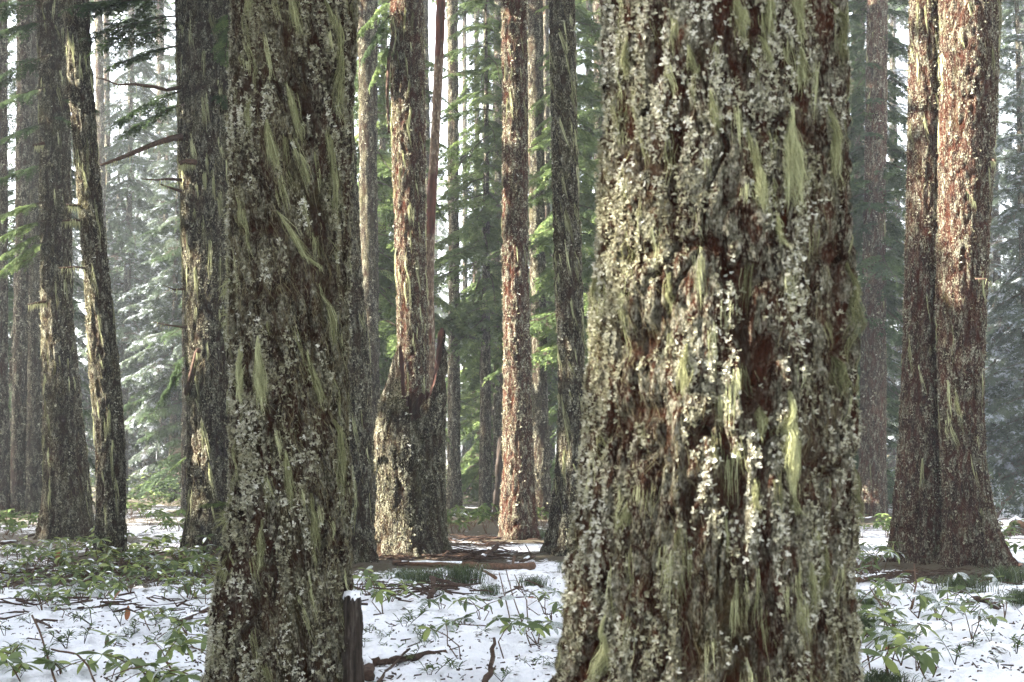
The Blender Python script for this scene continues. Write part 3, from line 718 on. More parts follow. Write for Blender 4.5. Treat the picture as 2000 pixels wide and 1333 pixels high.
far_tree('thinner companion right of the mast-like trunk', [(0, 202, 213), (400, 205, 217), (955, 214, 230)], 60.0, 'bark_far', 63)
far_tree('pale misty trunk alone in the fog between left trunks', [(0, 306, 320), (600, 309, 326), (965, 306, 334)], 62.0, 'bark_far', 64)
far_tree('faint trunk in the fog right of the slim left-bending trunk', [(0, 250, 262), (900, 247, 265), (950, 245, 268)], 75.0, 'bark_far', 65, lich=0)
far_tree('pale sunlit trunk right of the bare red-brown trunk', [(0, 1738, 1750), (600, 1735, 1748), (950, 1732, 1750)], 72.0, 'bark_far', 66, lich=0)
far_tree('thin lit trunk right of the fused twin trees', [(0, 1942, 1952), (600, 1938, 1949), (945, 1935, 1950)], 78.0, 'bark_far', 67, lich=0)
far_tree('thin trunk at the right edge of the view', [(0, 1990, 2002), (600, 1988, 2000), (945, 1986, 2003)], 76.0, 'bark_far', 68, lich=0)
far_tree('wide shadowy trunk in mist just beyond the fused twin trees', [(0, 1918, 1936), (600, 1920, 1938), (950, 1916, 1940)], 70.0, 'bark_far', 69, lich=0)
far_tree('grey trunk left of the red-brown sunlit trunk, cut by its edge', [(0, 966, 982), (600, 966, 984), (985, 962, 988)], 45.0, 'bark_green', 70)
far_tree('misty trunk between the slender upright trunk and the red-brown one', [(0, 944, 956), (600, 942, 955), (965, 938, 960)], 58.0, 'bark_far', 71)
far_tree('faint thin trunk right beside the slender upright trunk', [(0, 903, 911), (600, 904, 913), (955, 902, 914)], 70.0, 'bark_far', 72, lich=0)
far_tree('faint thin trunk in the centre gap, right of the curved dead tree', [(0, 926, 935), (600, 928, 938), (955, 926, 940)], 66.0, 'bark_far', 73, lich=0)
far_tree('faint misty trunk left of the massive foreground trunk', [(0, 1146, 1156), (600, 1146, 1157), (955, 1143, 1158)], 68.0, 'bark_far', 74, lich=0)
far_tree('faint misty trunk seen between the dark trunk wrapped in foliage and the tall sunlit trunk', [(0, 748, 757), (600, 748, 758), (955, 746, 760)], 66.0, 'bark_far', 75, lich=0)

# --- trunks that the two foreground trunks hide from here
for (x, yb, w, D, mt, lab, sd) in [(1265, 1030, 50, 30, 'bark_green', 'trunk hidden behind the left half of the massive foreground trunk', 131), (1395, 1000, 44, 39, 'bark_far', 'trunk hidden behind the middle of the massive foreground trunk', 132),
        (1545, 1045, 60, 27, 'bark_red', 'thick trunk hidden behind the right half of the massive foreground trunk', 133), (1610, 985, 30, 46, 'bark_far', 'slim trunk hidden behind the right edge of the massive foreground trunk', 134),
        (1330, 975, 24, 56, 'bark_far', 'far slim trunk hidden behind the massive foreground trunk', 135), (1470, 970, 24, 60, 'bark_far', 'farthest slim trunk hidden behind the massive foreground trunk', 136),
        (520, 1020, 44, 33, 'bark_green', 'trunk hidden behind the left half of the mossy foreground trunk', 137), (590, 985, 30, 46, 'bark_far', 'slim trunk hidden behind the mossy foreground trunk', 138)]:
    far_tree(lab, [(0, x - w * .42, x + w * .42), (600, x - w * .46, x + w * .46), (yb, x - w * .62, x + w * .62)], D, mt, sd, lich=0)

# --- red peeled snag leaning behind the tall sunlit trunk
lr = np.random.default_rng(81)
tr = Trunk([(0, 852, 870), (100, 849, 867), (250, 842, 860), (420, 832, 850), (560, 830, 847), (700, 834, 850), (1010, 836, 856)], 29.0, top_of_frame(29) + 2.5, 22, 0.06, 81, 0.012, 12, 0.3, 0.3)
sn = thing('dead_snag', tr.base, 'leaning red peeled snag right of the tall sunlit trunk', 'dead tree')
zs = tr.zz[:, None] + 0 * tr.ridge; xs = tr.Pp[..., 0]
hp = lambda y: P(850, y, 29).z
nz = vnoise(tr.Pp[..., 0] * 9, tr.Pp[..., 1] * 9, zs * 1.5, 82)
barky = sstep(hp(350), hp(310), zs + 0) * 0
sel = np.where((zs < hp(110)) & (zs > hp(340)), 1.0, 0.0); sel = np.where(zs < hp(460), 1.0, sel)
tr.ridge = np.clip(sel * (nz > 0.22) + (nz > 0.60) * 0.9, 0, 1)
obj('trunk', tr.mesh('trunk'), M['peeled'], sn)

# --- hollow broken stump
def stump():
    D = 22.0; lr = np.random.default_rng(91)
    rows = [(640, 762, 874), (700, 759, 873), (760, 751, 871), (800, 742, 870), (850, 731, 868), (900, 732, 868), (950, 735, 868), (1020, 733, 872), (1060, 730, 876), (1088, 722, 884)]
    nth = 110
    tr = Trunk(rows, D, P(800, 630, D).z, nth, 0.022, 91, 0.05, 8.0, 0.25, 0.3, 0.0, plate=0.16)
    root = thing('broken_stump', tr.base, 'broad hollow broken stump with two splintered spikes, in front of a sunlit trunk', 'stump')
    # jagged rim: height for each angle, written as photo y against the angle from the camera side
    phi = ((tr.th + math.pi / 2 + math.pi) % (2 * math.pi)) - math.pi
    ctl = [(-180, 770), (-120, 765), (-90, 800), (-76, 765), (-62, 735), (-50, 705), (-42, 684), (-36, 690), (-30, 722), (-20, 765), (-10, 785), (4, 822), (16, 832), (28, 800), (40, 760), (50, 728), (58, 668), (66, 648), (74, 655), (82, 690), (100, 735), (140, 765), (180, 770)]
    yr = np.interp(np.degrees(phi), [c[0] for c in ctl], [c[1] for c in ctl])
    yr = yr + lr.uniform(-9, 9, nth)
    zr = np.array([P(800, y, D).z for y in yr])
    ztop = tr.zz[-1]; z0 = tr.zz[0]
    m = len(tr.zz)
    zz = np.minimum(tr.Pp[..., 2], zr[None, :])
    tr.Pp[..., 2] = zz
    # rows above the rim collapse onto it; drop them from the faces
    i = np.arange(m - 1)[:, None]; j = np.arange(nth)[None, :]; j2 = (j + 1) % nth
    Q = np.stack([i * nth + j, i * nth + j2, (i + 1) * nth + j2, (i + 1) * nth + j], -1)
    ok = (zz[:-1] < zr[None] - 1e-4) | (zz[:-1][:, j2[0]] < zr[None, j2[0]] - 1e-4)
    irow = np.clip(np.searchsorted(tr.zz, zr), 0, m - 1)
    RDr = tr.rd[irow, np.arange(nth)]
    for jj in range(nth):                      # vertices above the rim take the rim's own position
        up = tr.zz > zr[jj]; tr.Pp[up, jj, 0] = tr.C[irow[jj]] + RDr[jj] * math.cos(tr.th[jj]); tr.Pp[up, jj, 1] = D + RDr[jj] * math.sin(tr.th[jj])
    V = tr.Pp.reshape(-1, 3) - np.array(tr.base)
    obj('bark_shell', mesh_np('bark_shell', V, [Q[ok]], {'ridge': tr.ridge.ravel()}), M['bark_green'], root)
    # rotten inside: rim, inner wall and floor
    rim = np.stack([tr.C[irow] + RDr * np.cos(tr.th), D + RDr * np.sin(tr.th), zr], -1); rings = [rim]
    for f, dzz in ((0.90, 0.0), (0.80, -0.10), (0.74, -0.4), (0.66, -0.9), (0.3, -1.0), (0.02, -1.02)):
        g = lr.uniform(0.93, 1.05, nth)
        zc = np.maximum(zr + dzz, P(800, 850, D).z + 0.0 * zr) if dzz < -0.2 else zr + dzz
        if dzz <= -0.9: zc = np.full(nth, P(800, 852, D).z)
        rings.append(np.stack([tr.C[irow] + RDr * f * g * np.cos(tr.th), D + RDr * f * g * np.sin(tr.th), zc], -1))
    W = np.concatenate(rings) - np.array(tr.base); k = len(rings)
    i = np.arange(k - 1)[:, None]
    Q2 = np.stack([i * nth + j, i * nth + j2, (i + 1) * nth + j2, (i + 1) * nth + j], -1).reshape(-1, 4)
    obj('rotten_core', mesh_np('rotten_core', W, [Q2]), M['rotten'], root)
    # burl on the front and a ledge of snow
    ac = Acc()
    for (x, y, r) in [(838, 800, 0.13), (828, 840, 0.15)]:
        p = np.array(P(x, y, D - 0.42)) - np.array(tr.base); u = np.linspace(0, np.pi, 12)[:, None]; v = np.linspace(0, 2 * np.pi, 18, endpoint=False)[None]
        rr = r * (0.75 + 0.5 * vnoise(3 * np.sin(u) * np.cos(v) + x, 3 * np.sin(u) * np.sin(v), 3 * np.cos(u), 5))
        S = np.stack([rr * np.sin(u) * np.cos(v), 0.7 * rr * np.sin(u) * np.sin(v), 1.3 * rr * np.cos(u) + 0 * v], -1).reshape(-1, 3) + p
        a = np.arange(11)[:, None]; b = np.arange(18)[None]
        ac.add(S, np.stack([a * 18 + b, (a + 1) * 18 + b, (a + 1) * 18 + (b + 1) % 18, a * 18 + (b + 1) % 18], -1).reshape(-1, 4), 0.7)
    obj('burl', ac.mesh('burl', attr='ridge'), M['bark_green'], root)
    zcap = P(800, 770, D).z
    def bias(p): return (p[:, 2] < zcap) * 1.0
    tr2 = tr; dress(tr2, root, lr, 0.2, zcap, 2200, 2200, 1200, 0.020, 0.14, 0.0, bias, 0, ftint=0.3)
    TREES.append((tr.base.x, D, 0.62))
stump()

# --- weathered broken post of a stump at the foot of the mossy foreground trunk
def small_stump():
    D = 6.9; lr = np.random.default_rng(95)
    tr = Trunk([(1100, 672, 706), (1200, 668, 708), (1333, 660, 710), (1500, 650, 716)], D, P(690, 1165, D).z, 40, 0.012, 95, 0.016, 30, 0.08, 0.2, 0)
    root = thing('weathered_stump', tr.base, 'small weathered grey stump with frosted top, against the mossy foreground trunk', 'stump')
    zt = tr.zz[-1]
    tr.Pp[-1, :, 2] += lr.uniform(-0.02, 0.03, 40); 
    obj('trunk', tr.mesh('trunk'), M['weathered'], root)
    c = Vector((float(tr.C[-1]), D, zt)) - tr.base; r = float(tr.rd[-1].mean())
    th = np.linspace(0, 2 * np.pi, 26, endpoint=False); rings = []
    for f, h in ((1.0, -0.012), (1.02, 0.004), (0.86, 0.016), (0.5, 0.022), (0.02, 0.024)):
        g = 1 + 0.05 * lr.normal(0, 1, 26)
        rings.append(np.stack([c.x + r * f * g * np.cos(th), c.y + r * f * g * np.sin(th), c.z + h + 0.006 * lr.normal(0, 1, 26) * (f > 0.1)], -1))
    i = np.arange(4)[:, None]; j = np.arange(26)[None]
    Q = np.stack([i * 26 + j, i * 26 + (j + 1) % 26, (i + 1) * 26 + (j + 1) % 26, (i + 1) * 26 + j], -1).reshape(-1, 4)
    obj('snow_cap', mesh_np('snow_cap', np.concatenate(rings), [Q]), M['snow'], root)
    TREES.append((tr.base.x, D, 0.05))
small_stump()

# --- curved dead tree in the misty gap
def dead_tree():
    D = 50.0; g = gp(948, 972); D = g.y; lr = np.random.default_rng(97)
    root = thing('dead_tree', g, 'small S-curved dead tree with bare twigs in the misty centre gap', 'dead tree')
    pts = [P(x, y, D) - g for x, y in ((948, 976), (945, 920), (940, 870), (936, 845), (929, 828), (926, 800), (926, 750), (928, 690), (926, 620), (927, 540), (926, 460))]
    obj('trunk', tube_mesh('trunk', pts, np.linspace(0.15, 0.03, len(pts)), 10, 4, 0.08), M['twig'], root)
    for k in range(26):
        y = lr.uniform(560, 860); s = lr.choice([-1, 1]); q = P(927, y, D) - g; L = lr.uniform(0.4, 1.2)
        e = [q, q + Vector((s * L * 0.5, lr.uniform(-0.4, 0.4), 0.04)), q + Vector((s * L, lr.uniform(-0.6, 0.6), lr.uniform(-0.25, 0.2)))]
        obj('twig', tube_mesh('twig', e, [0.018, 0.011, 0.005], 5, k), M['twig'], root)
dead_tree()
# short charred stub left of the red-brown trunk
tr = Trunk([(860, 973, 986), (900, 969, 986), (950, 966, 988), (1000, 962, 994)], 34.0, P(975, 862, 34).z, 22, 0.05, 99, 0.03, 9, 0.25)
st = thing('charred_stub', tr.base, 'short dark broken stub at the left foot of the red-brown sunlit trunk', 'stump')
tr.Pp[-1, :, 2] += rng.uniform(-0.1, 0.25, 22); obj('trunk', tr.mesh('trunk'), M['weathered'], st); TREES.append((tr.base.x, 34, 0.1))

# --- bare limbs and boughs on the trees one can tell apart
def limb(key, pts, D, r0, r1, moss=0):
    root, tr, lr = mid[key]
    q = [P(x, y, D + dd) - tr.base for x, y, dd in pts]
    o = obj('dead_limb', tube_mesh('dead_limb', q, np.linspace(r0, r1, len(q)), 7, int(abs(pts[0][0])), 0.15), M['twig'], root)
    if moss:
        ac = Acc()
        for k in range(moss):
            t = lr.uniform(0, 0.95) * (len(q) - 1); a = q[int(t)].lerp(q[int(t) + 1], t - int(t)); L = lr.uniform(0.04, 0.16)
            sd = np.array([0.006, 0, 0]); p = np.array(a) + lr.normal(0, 0.012, 3); e = p + np.array([lr.normal(0, 0.02), lr.normal(0, 0.02), -L])
            ac.add(np.array([p - sd, p + sd, e]), np.array([[0, 1, 2]]), lr.uniform(0.2, 0.8))
        obj('beard_lichen', ac.mesh('beard_lichen'), M['beard'], root, kind='stuff')
limb('C', [(356, 268, 0), (335, 270, -.1), (300, 282, -.3), (262, 298, -.5), (228, 312, -.6), (196, 324, -.7)], 21.7, 0.060, 0.018, 60)
limb('C', [(352, 172, 0), (325, 176, -.2), (300, 170, -.4), (262, 165, -.6), (230, 166, -.7), (205, 156, -.8), (186, 152, -.9)], 21.7, 0.034, 0.008, 14)
limb('C', [(354, 352, 0), (330, 350, -.2), (305, 352, -.3), (276, 350, -.4)], 21.6, 0.028, 0.008, 20)
limb('C', [(354, 374, 0), (335, 368, -.1), (312, 360, -.2)], 21.6, 0.026, 0.010, 10)
limb('C', [(362, 565, 0), (340, 566, -.1), (318, 558, -.3)], 21.6, 0.022, 0.006, 6)
limb('C', [(366, 640, 0), (330, 636, -.1), (300, 630, -.3)], 21.6, 0.022, 0.006, 6)
limb('C', [(365, 770, 0), (385, 690, -.4), (388, 684, -.5)], 21.7, 0.05, 0.04, 60)
limb('C', [(380, 318, -.4), (362, 316, -.6), (350, 320, -.6)], 21.8, 0.05, 0.035, 90)
limb('B', [(172, 525, 0), (150, 522, -.1), (115, 524, -.2)], 21.7, 0.020, 0.010, 30)
limb('B', [(162, 405, 0), (150, 402, -.1), (130, 400, -.2)], 21.7, 0.024, 0.014, 80)
limb('B', [(160, 432, 0), (145, 430, -.1), (122, 432, -.2)], 21.7, 0.024, 0.014, 90)
limb('A', [(90, 590, 0), (70, 592, -.1), (54, 596, -.2)], 25.7, 0.024, 0.012, 60)
limb('A', [(86, 280, 0), (76, 282, -.1), (66, 284, -.2)], 25.7, 0.034, 0.024, 90)
limb('O', [(1925, 312, 0), (1936, 311, -.1), (1943, 314, -.2)], 19.5, 0.03, 0.02, 40)
limb('O', [(1905, 545, -.3), (1925, 545, -.4), (1936, 552, -.4)], 19.5, 0.014, 0.006, 6)
limb('O', [(1888, 370, -.35), (1900, 385, -.4), (1905, 398, -.4)], 19.4, 0.016, 0.010, 30)
limb('E', [(772, 60, 0), (760, 110, -.3), (756, 180, -.4), (760, 260, -.4)], 24.5, 0.04, 0.02, 120)

def bough(root, x, y, D, az, tilt, sc, mat, roll=0.0):
    o = obj('bough', bough_mesh(random.randrange(4), mat), None, root, P(x, y, D) - root.location)
    o.rotation_euler = (Matrix.Rotation(az, 3, 'Z') @ Matrix.Rotation(tilt, 3, 'Y') @ Matrix.Rotation(roll, 3, 'X')).to_euler(); o.scale = (sc,) * 3
A_, B_, C_, E_, K_, M_, O_ = (mid[k][0] for k in 'ABCEKMO')
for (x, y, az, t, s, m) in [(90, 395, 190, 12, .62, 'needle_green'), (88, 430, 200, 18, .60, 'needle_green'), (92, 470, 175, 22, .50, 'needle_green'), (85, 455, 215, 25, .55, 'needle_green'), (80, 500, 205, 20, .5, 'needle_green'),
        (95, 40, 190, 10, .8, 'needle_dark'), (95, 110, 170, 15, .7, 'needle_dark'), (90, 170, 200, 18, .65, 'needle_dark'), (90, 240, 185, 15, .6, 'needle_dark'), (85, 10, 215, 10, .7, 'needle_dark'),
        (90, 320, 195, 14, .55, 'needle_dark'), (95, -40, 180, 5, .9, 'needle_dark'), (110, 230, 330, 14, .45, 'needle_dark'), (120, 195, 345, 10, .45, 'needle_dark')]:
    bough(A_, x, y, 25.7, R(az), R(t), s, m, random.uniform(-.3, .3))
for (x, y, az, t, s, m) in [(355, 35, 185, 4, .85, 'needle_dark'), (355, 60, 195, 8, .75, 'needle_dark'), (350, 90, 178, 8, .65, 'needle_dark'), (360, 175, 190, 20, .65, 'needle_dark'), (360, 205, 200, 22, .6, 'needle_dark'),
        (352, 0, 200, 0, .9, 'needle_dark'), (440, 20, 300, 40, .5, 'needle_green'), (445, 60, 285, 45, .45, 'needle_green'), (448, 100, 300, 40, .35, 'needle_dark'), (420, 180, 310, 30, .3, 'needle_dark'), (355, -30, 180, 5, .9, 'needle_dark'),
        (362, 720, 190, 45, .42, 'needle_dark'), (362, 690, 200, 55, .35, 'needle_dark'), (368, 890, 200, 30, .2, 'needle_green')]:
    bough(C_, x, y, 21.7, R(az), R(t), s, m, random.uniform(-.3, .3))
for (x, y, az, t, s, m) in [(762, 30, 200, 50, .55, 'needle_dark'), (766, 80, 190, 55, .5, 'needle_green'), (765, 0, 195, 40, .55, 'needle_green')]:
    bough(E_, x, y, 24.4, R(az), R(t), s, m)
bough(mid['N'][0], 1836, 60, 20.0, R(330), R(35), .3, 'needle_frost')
sp = obj('sprig', bough_mesh(1, 'needle_green'), None, T2, P(456, 985, 6.9) - T2.location); sp.scale = (.085,) * 3
sp.rotation_euler = (0.3, R(-6), R(185))

# ------------------------------------------------------------------ leafy conifers of the background
CROWNS = {}
def crown_mesh(k, mat):
    if (k, mat) not in CROWNS:
        base = CROWNS.get(k)
        if base is None:
            ac = Acc(); lr = np.random.default_rng(300 + k)
            crown_arrays(ac, lr, (0, 0, 0), 1.2 if k < 2 else 3.0, 19.0, 3.3, 90, BOUGH, 0.8)
            base = ac.mesh('crown', False); CROWNS[k] = base
            me = base
            me.materials.append(M[mat])
        CROWNS[(k, mat)] = base
    return CROWNS[(k, mat)]
STEM = tube_mesh('trunk', [(0, 0, -0.3), (0.03, 0, 4), (-0.03, 0.03, 9), (0, 0, 19)], [0.24, 0.18, 0.12, 0.02], 12, 3, 0.05); STEM.materials.append(M['bark_far'])
def leafy(label, x, D, k, mat, sc=1.0, rz=0.0, group='leafy conifers behind the trunks', tilt=0.0, lift=0.0):
    X = (x - 1000) / FPX * D
    root = thing('leafy_conifer', (X, D, float(gz(X, D))), label, 'tree', group)
    for nm, me in (('trunk', STEM), ('crown', crown_mesh(k, mat))):
        o = bpy.data.objects.new(nm, me); COL.objects.link(o); o.parent = root
        if nm == 'crown':
            o.location.z = lift; o['kind'] = 'stuff'; o.material_slots[0].link = 'OBJECT'; o.material_slots[0].material = M[mat]
    root.rotation_euler = (tilt, 0, rz); root.scale = (sc, sc, sc)
    return root
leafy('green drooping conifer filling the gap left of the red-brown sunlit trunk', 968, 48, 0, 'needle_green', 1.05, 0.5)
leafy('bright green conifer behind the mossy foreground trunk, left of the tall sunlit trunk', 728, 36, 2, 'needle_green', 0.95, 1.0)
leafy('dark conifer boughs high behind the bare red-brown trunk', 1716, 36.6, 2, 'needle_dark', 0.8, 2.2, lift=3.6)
leafy('frosted conifer at the right edge beyond the fused twin trees', 2010, 38, 0, 'needle_rime_mist', 0.9, 0.2)
leafy('frosted conifer seen between the bare red-brown trunk and the fused twin trees', 1760, 56, 1, 'needle_rime_mist', 1.0, 3.0)
leafy('misty frosted conifer in the fog left of the broad moss-hung trunk', 318, 60, 0, 'needle_rime_mist', 1.0, 1.6)
leafy('misty conifer between the slim left-bending trunk and the fog', 262, 74, 1, 'needle_rime_mist', 1.1, 0.7)
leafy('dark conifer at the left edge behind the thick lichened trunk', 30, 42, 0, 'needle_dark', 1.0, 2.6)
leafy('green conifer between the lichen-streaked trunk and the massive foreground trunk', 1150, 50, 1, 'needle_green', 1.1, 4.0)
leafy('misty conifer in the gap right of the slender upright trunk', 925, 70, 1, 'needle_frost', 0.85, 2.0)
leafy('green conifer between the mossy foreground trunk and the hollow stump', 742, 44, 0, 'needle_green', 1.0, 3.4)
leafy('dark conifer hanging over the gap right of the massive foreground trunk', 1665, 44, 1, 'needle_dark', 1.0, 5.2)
leafy('frosted conifer just right of the fused twin trees', 1955, 52, 1, 'needle_rime_mist', 1.1, 2.0)
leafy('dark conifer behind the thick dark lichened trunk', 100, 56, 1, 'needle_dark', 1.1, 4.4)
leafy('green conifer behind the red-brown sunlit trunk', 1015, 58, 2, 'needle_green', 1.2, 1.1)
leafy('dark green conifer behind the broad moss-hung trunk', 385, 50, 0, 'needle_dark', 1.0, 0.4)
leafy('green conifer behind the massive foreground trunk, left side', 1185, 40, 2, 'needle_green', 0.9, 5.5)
leafy('pale conifer with drooping boughs in the gap left of the broad moss-hung trunk', 340, 50, 2, 'needle_rime_mist', 0.8, 0.9, lift=2.0)
leafy('conifer in thin mist beside the mast-like trunk', 222, 62, 0, 'needle_rime_mist', 0.95, 2.9)
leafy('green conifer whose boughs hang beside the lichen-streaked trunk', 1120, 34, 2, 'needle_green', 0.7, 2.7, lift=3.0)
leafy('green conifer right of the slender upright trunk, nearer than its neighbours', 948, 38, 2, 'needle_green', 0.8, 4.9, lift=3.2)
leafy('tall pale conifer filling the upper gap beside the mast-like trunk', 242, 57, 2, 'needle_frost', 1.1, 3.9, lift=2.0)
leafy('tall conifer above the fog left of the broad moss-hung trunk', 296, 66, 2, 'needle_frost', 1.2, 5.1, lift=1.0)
leafy('unseen conifer added behind the massive foreground trunk, shading the bare red-brown trunk', 1375, 35.5, 2, 'needle_dark', 1.0, 1.4, lift=1.0)  # added out of sight to keep sun off the red-brown trunk
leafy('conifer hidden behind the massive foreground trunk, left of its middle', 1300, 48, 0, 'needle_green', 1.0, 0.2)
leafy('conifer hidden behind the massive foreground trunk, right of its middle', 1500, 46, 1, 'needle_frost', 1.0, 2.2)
leafy('conifer hidden behind the mossy foreground trunk', 555, 52, 0, 'needle_green', 1.0, 3.2)
far = [(120, 80), (395, 84), (470, 66), (590, 70), (660, 90), (785, 62), (850, 92), (1010, 86), (1075, 74), (1230, 66), (1350, 60), (1500, 72), (1620, 64), (1690, 84), (1800, 90), (1880, 66), (1950, 86), (2040, 58), (2110, 74), (-60, 62), (-140, 80),
       (40, 96), (210, 104), (340, 110), (540, 112), (720, 110), (960, 118), (1130, 108), (1300, 112), (1450, 100), (1580, 118), (1740, 112), (1980, 112), (2150, 104), (-160, 110)]
far.sort()
for k, (x, D) in enumerate(far):
    leafy('faint conifer deep in the mist, %s from the left of the farthest row' % ORD[k], x, D, k % 3, ('needle_rime_mist' if x < 420 or x > 1700 else ('needle_frost', 'needle_dark', 'needle_green', 'needle_rime_mist')[k % 4]), 0.8 + 0.5 * ((k * 37) % 10) / 10, k * 1.3, 'far conifers in the mist')
# unseen trees added on the sunny side to block sun from the clearing
FILTER_Y = 2.4
leafy('slim unseen conifer added on the left whose needles filter the low sun', 0, FILTER_Y, 2, 'needle_dark', 1.3, 2.4, 'unseen shade conifers left of the view').location.x = -19.6  # added out of sight so its needles soften sun on the near trunk
belt = []
lrb = np.random.default_rng(400)
for k in range(64):
    for _ in range(120):
        x, y = lrb.uniform(-40, -9.5), lrb.uniform(-16, 38)
        if y > 1 and pix((x + 3.6, y, 5))[0] > -30: continue
        if any(blocked(np.array([x, y, zq]), 0.45) for zq in np.arange(1, 24, 0.7)): continue
        if all((x - a) ** 2 + (y - b) ** 2 > 6.5 for a, b in belt): belt.append((x, y)); break
for k, (x, y) in enumerate(sorted(belt)):
    root = thing('conifer_tree', (x, y, float(gz(x, y))), 'unseen conifer added for shade left of the clearing, %s of its row' % ORD[k], 'tree', 'unseen shade conifers left of the view')
    obj('trunk', tube_mesh('trunk', [(0, 0, -0.3), (0.05, 0, 6), (0, 0.05, 14), (0, 0, 25)], [0.34, 0.28, 0.18, 0.03], 12, k, 0.05), M['bark_green'], root)
    canopy_obj(root, np.array(root.location), lrb, x, 1.5, 72, 4.8, 25.5)

# and the wood goes on behind the camera and to its right
lrc = np.random.default_rng(410); back = []
for k in range(22):
    for _ in range(80):
        x, y = lrc.uniform(-10, 24), lrc.uniform(-24, 26)
        if (x < 0.42 * max(y, 0) + 7.0) or any((x - a) ** 2 + (y - b) ** 2 < 10 for a, b in back): continue
        if blocked(np.array([x, y, 6.0]), 1.0): continue
        back.append((x, y)); break
for k, (x, y) in enumerate(sorted(back)):
    root = thing('conifer_tree', (x, y, float(gz(x, y))), 'conifer standing out of view behind or right of the camera, %s from the left' % ORD[k], 'tree', 'conifers behind and right of the view')
    obj('trunk', tube_mesh('trunk', [(0, 0, -0.3), (0.05, 0, 6), (0, 0.05, 14), (0, 0, 25)], [0.34, 0.28, 0.18, 0.03], 12, k, 0.05), M['bark_green'], root)
    canopy_obj(root, np.array(root.location), lrc, x, 2.5, 44, 4.2, 25.5)

# ------------------------------------------------------------------ ground sheet
def ground():
    def axis(a, b, fine, grow, lim0, lim1):
        c = list(np.arange(a, b, fine)); st = fine
        hi = [b]
        while hi[-1] < lim1: st = min(st * grow, 60); hi.append(hi[-1] + st)
        st = fine; lo = [a - fine]
        while lo[-1] > lim0: st = min(st * grow, 60); lo.append(lo[-1] - st)
        return np.array(sorted(lo) + c + hi)
    xs = axis(-3.8, 3.8, 0.05, 1.08, -900, 900)
    ys = axis(9.0, 15.0, 0.05, 1.045, -300, 1500)
    X, Y = np.meshgrid(xs, ys)
    Z = gz(X, Y)
    dx = np.gradient(xs)[None, :]; dy = np.gradient(ys)[:, None]; fine = np.clip(0.30 / np.maximum(dx, dy) - 0.6, 0, 1)
    Z = Z + fine * (0.13 * (fbm(X * 2.8, Y * 2.8, 0, 8, 3) - 0.5) + 0.085 * (fbm(X * 7, Y * 7, 0, 12, 2) - 0.5) + 0.03 * (fbm(X * 19, Y * 19, 0, 15, 2) - 0.5) - 0.07 * sstep(0.66, 0.76, vnoise(X * 5, Y * 5, 0, 14)))
    lit = np.zeros_like(X)
    for (tx, ty, r) in TREES:
        d = np.hypot(X - tx, Y - ty); lit = np.maximum(lit, 0.34 * np.exp(-np.maximum(d - r, 0) / (0.30 + 0.6 * r)))
        Z = Z + 0.05 * np.exp(-np.maximum(d - r, 0) / 0.35)
    lit = lit + 0.16 * sstep(15, 30, Y) * vnoise(X * 0.5, Y * 0.5, 0, 21) + 0.20 * sstep(34, 50, Y)
    # brushy, half bare ground: the thicket on the left, the mat before the stump, the foot of the twin trees
    for (x, y, sx, sy, a) in ((215, 1120, 2.6, 2.6, 0.19), (800, 1100, 1.5, 1.2, 0.30), (60, 1060, 2.0, 4.0, 0.14), (110, 1020, 4.0, 5.0, 0.16), (1850, 1125, 1.2, 1.4, 0.20), (940, 1030, 2.0, 4.0, 0.22), (1700, 1015, 2.0, 5.0, 0.24)):
        g = gp(x, y); lit = lit + a * np.exp(-((X - g.x) / sx) ** 2 - ((Y - g.y) / sy) ** 2)
    n, m = len(xs), len(ys)
    i = np.arange(m - 1)[:, None]; j = np.arange(n - 1)[None]
    Q = np.stack([i * n + j, i * n + j + 1, (i + 1) * n + j + 1, (i + 1) * n + j], -1).reshape(-1, 4)
    o = obj('ground', mesh_np('ground', np.stack([X, Y, Z], -1).reshape(-1, 3), [Q], {'litter': lit.ravel()}), M['snow_ground'])
    o['kind'] = 'structure'; o['label'] = 'forest floor under a thin uneven layer of snow'; o['category'] = 'ground'
ground()

# ------------------------------------------------------------------ shrubs, one leaf at a time
def leaf_arrays(wid=0.36, curl=0.25, fold=0.25, nseg=6):
    t = np.linspace(0, 1, nseg + 1); w = wid * 0.5 * np.sin(np.pi * np.clip(t, 0, 1) ** 0.85) ** 0.8 * (0.55 + 0.6 * t) ; w[0] = 0.015; w[-1] = 0.006
    z = -curl * t ** 2
    V = []
    for k in range(nseg + 1): V += [(t[k], -w[k], z[k] + fold * w[k]), (t[k], 0, z[k]), (t[k], w[k], z[k] + fold * w[k])]
    Q = []
    for k in range(nseg):
        a = k * 3; Q += [(a, a + 3, a + 4, a + 1), (a + 1, a + 4, a + 5, a + 2)]
    return np.array(V), np.array(Q)
LEAF_A = [leaf_arrays(0.38, 0.18, 0.3), leaf_arrays(0.44, 0.40, 0.15), leaf_arrays(0.34, 0.05, 0.5)]
LEAF = {}
for mname in ('leaf', 'leaf_light', 'leaf_dusted', 'leaf_dead'):
    for k, (V, Q) in enumerate(LEAF_A):
        me = mesh_np('leaf', V, [Q]); me.materials.append(M[mname]); LEAF[(mname, k)] = me
SNOWLEAF = []
for k, (V, Q) in enumerate(LEAF_A):
    S = V.copy(); S[:, 1] *= 0.86; S[:, 2] += 0.012 + 0.04 * np.sin(np.pi * S[:, 0]) * (1 - np.abs(S[:, 1]) / 0.25); S[:, 0] = 0.12 + S[:, 0] * 0.7
    me = mesh_np('snow', S, [Q]); me.materials.append(M['snow']); SNOWLEAF.append(me)
def rotm(az, tilt, roll): return Matrix.Rotation(az, 3, 'Z') @ Matrix.Rotation(tilt, 3, 'Y') @ Matrix.Rotation(roll, 3, 'X')
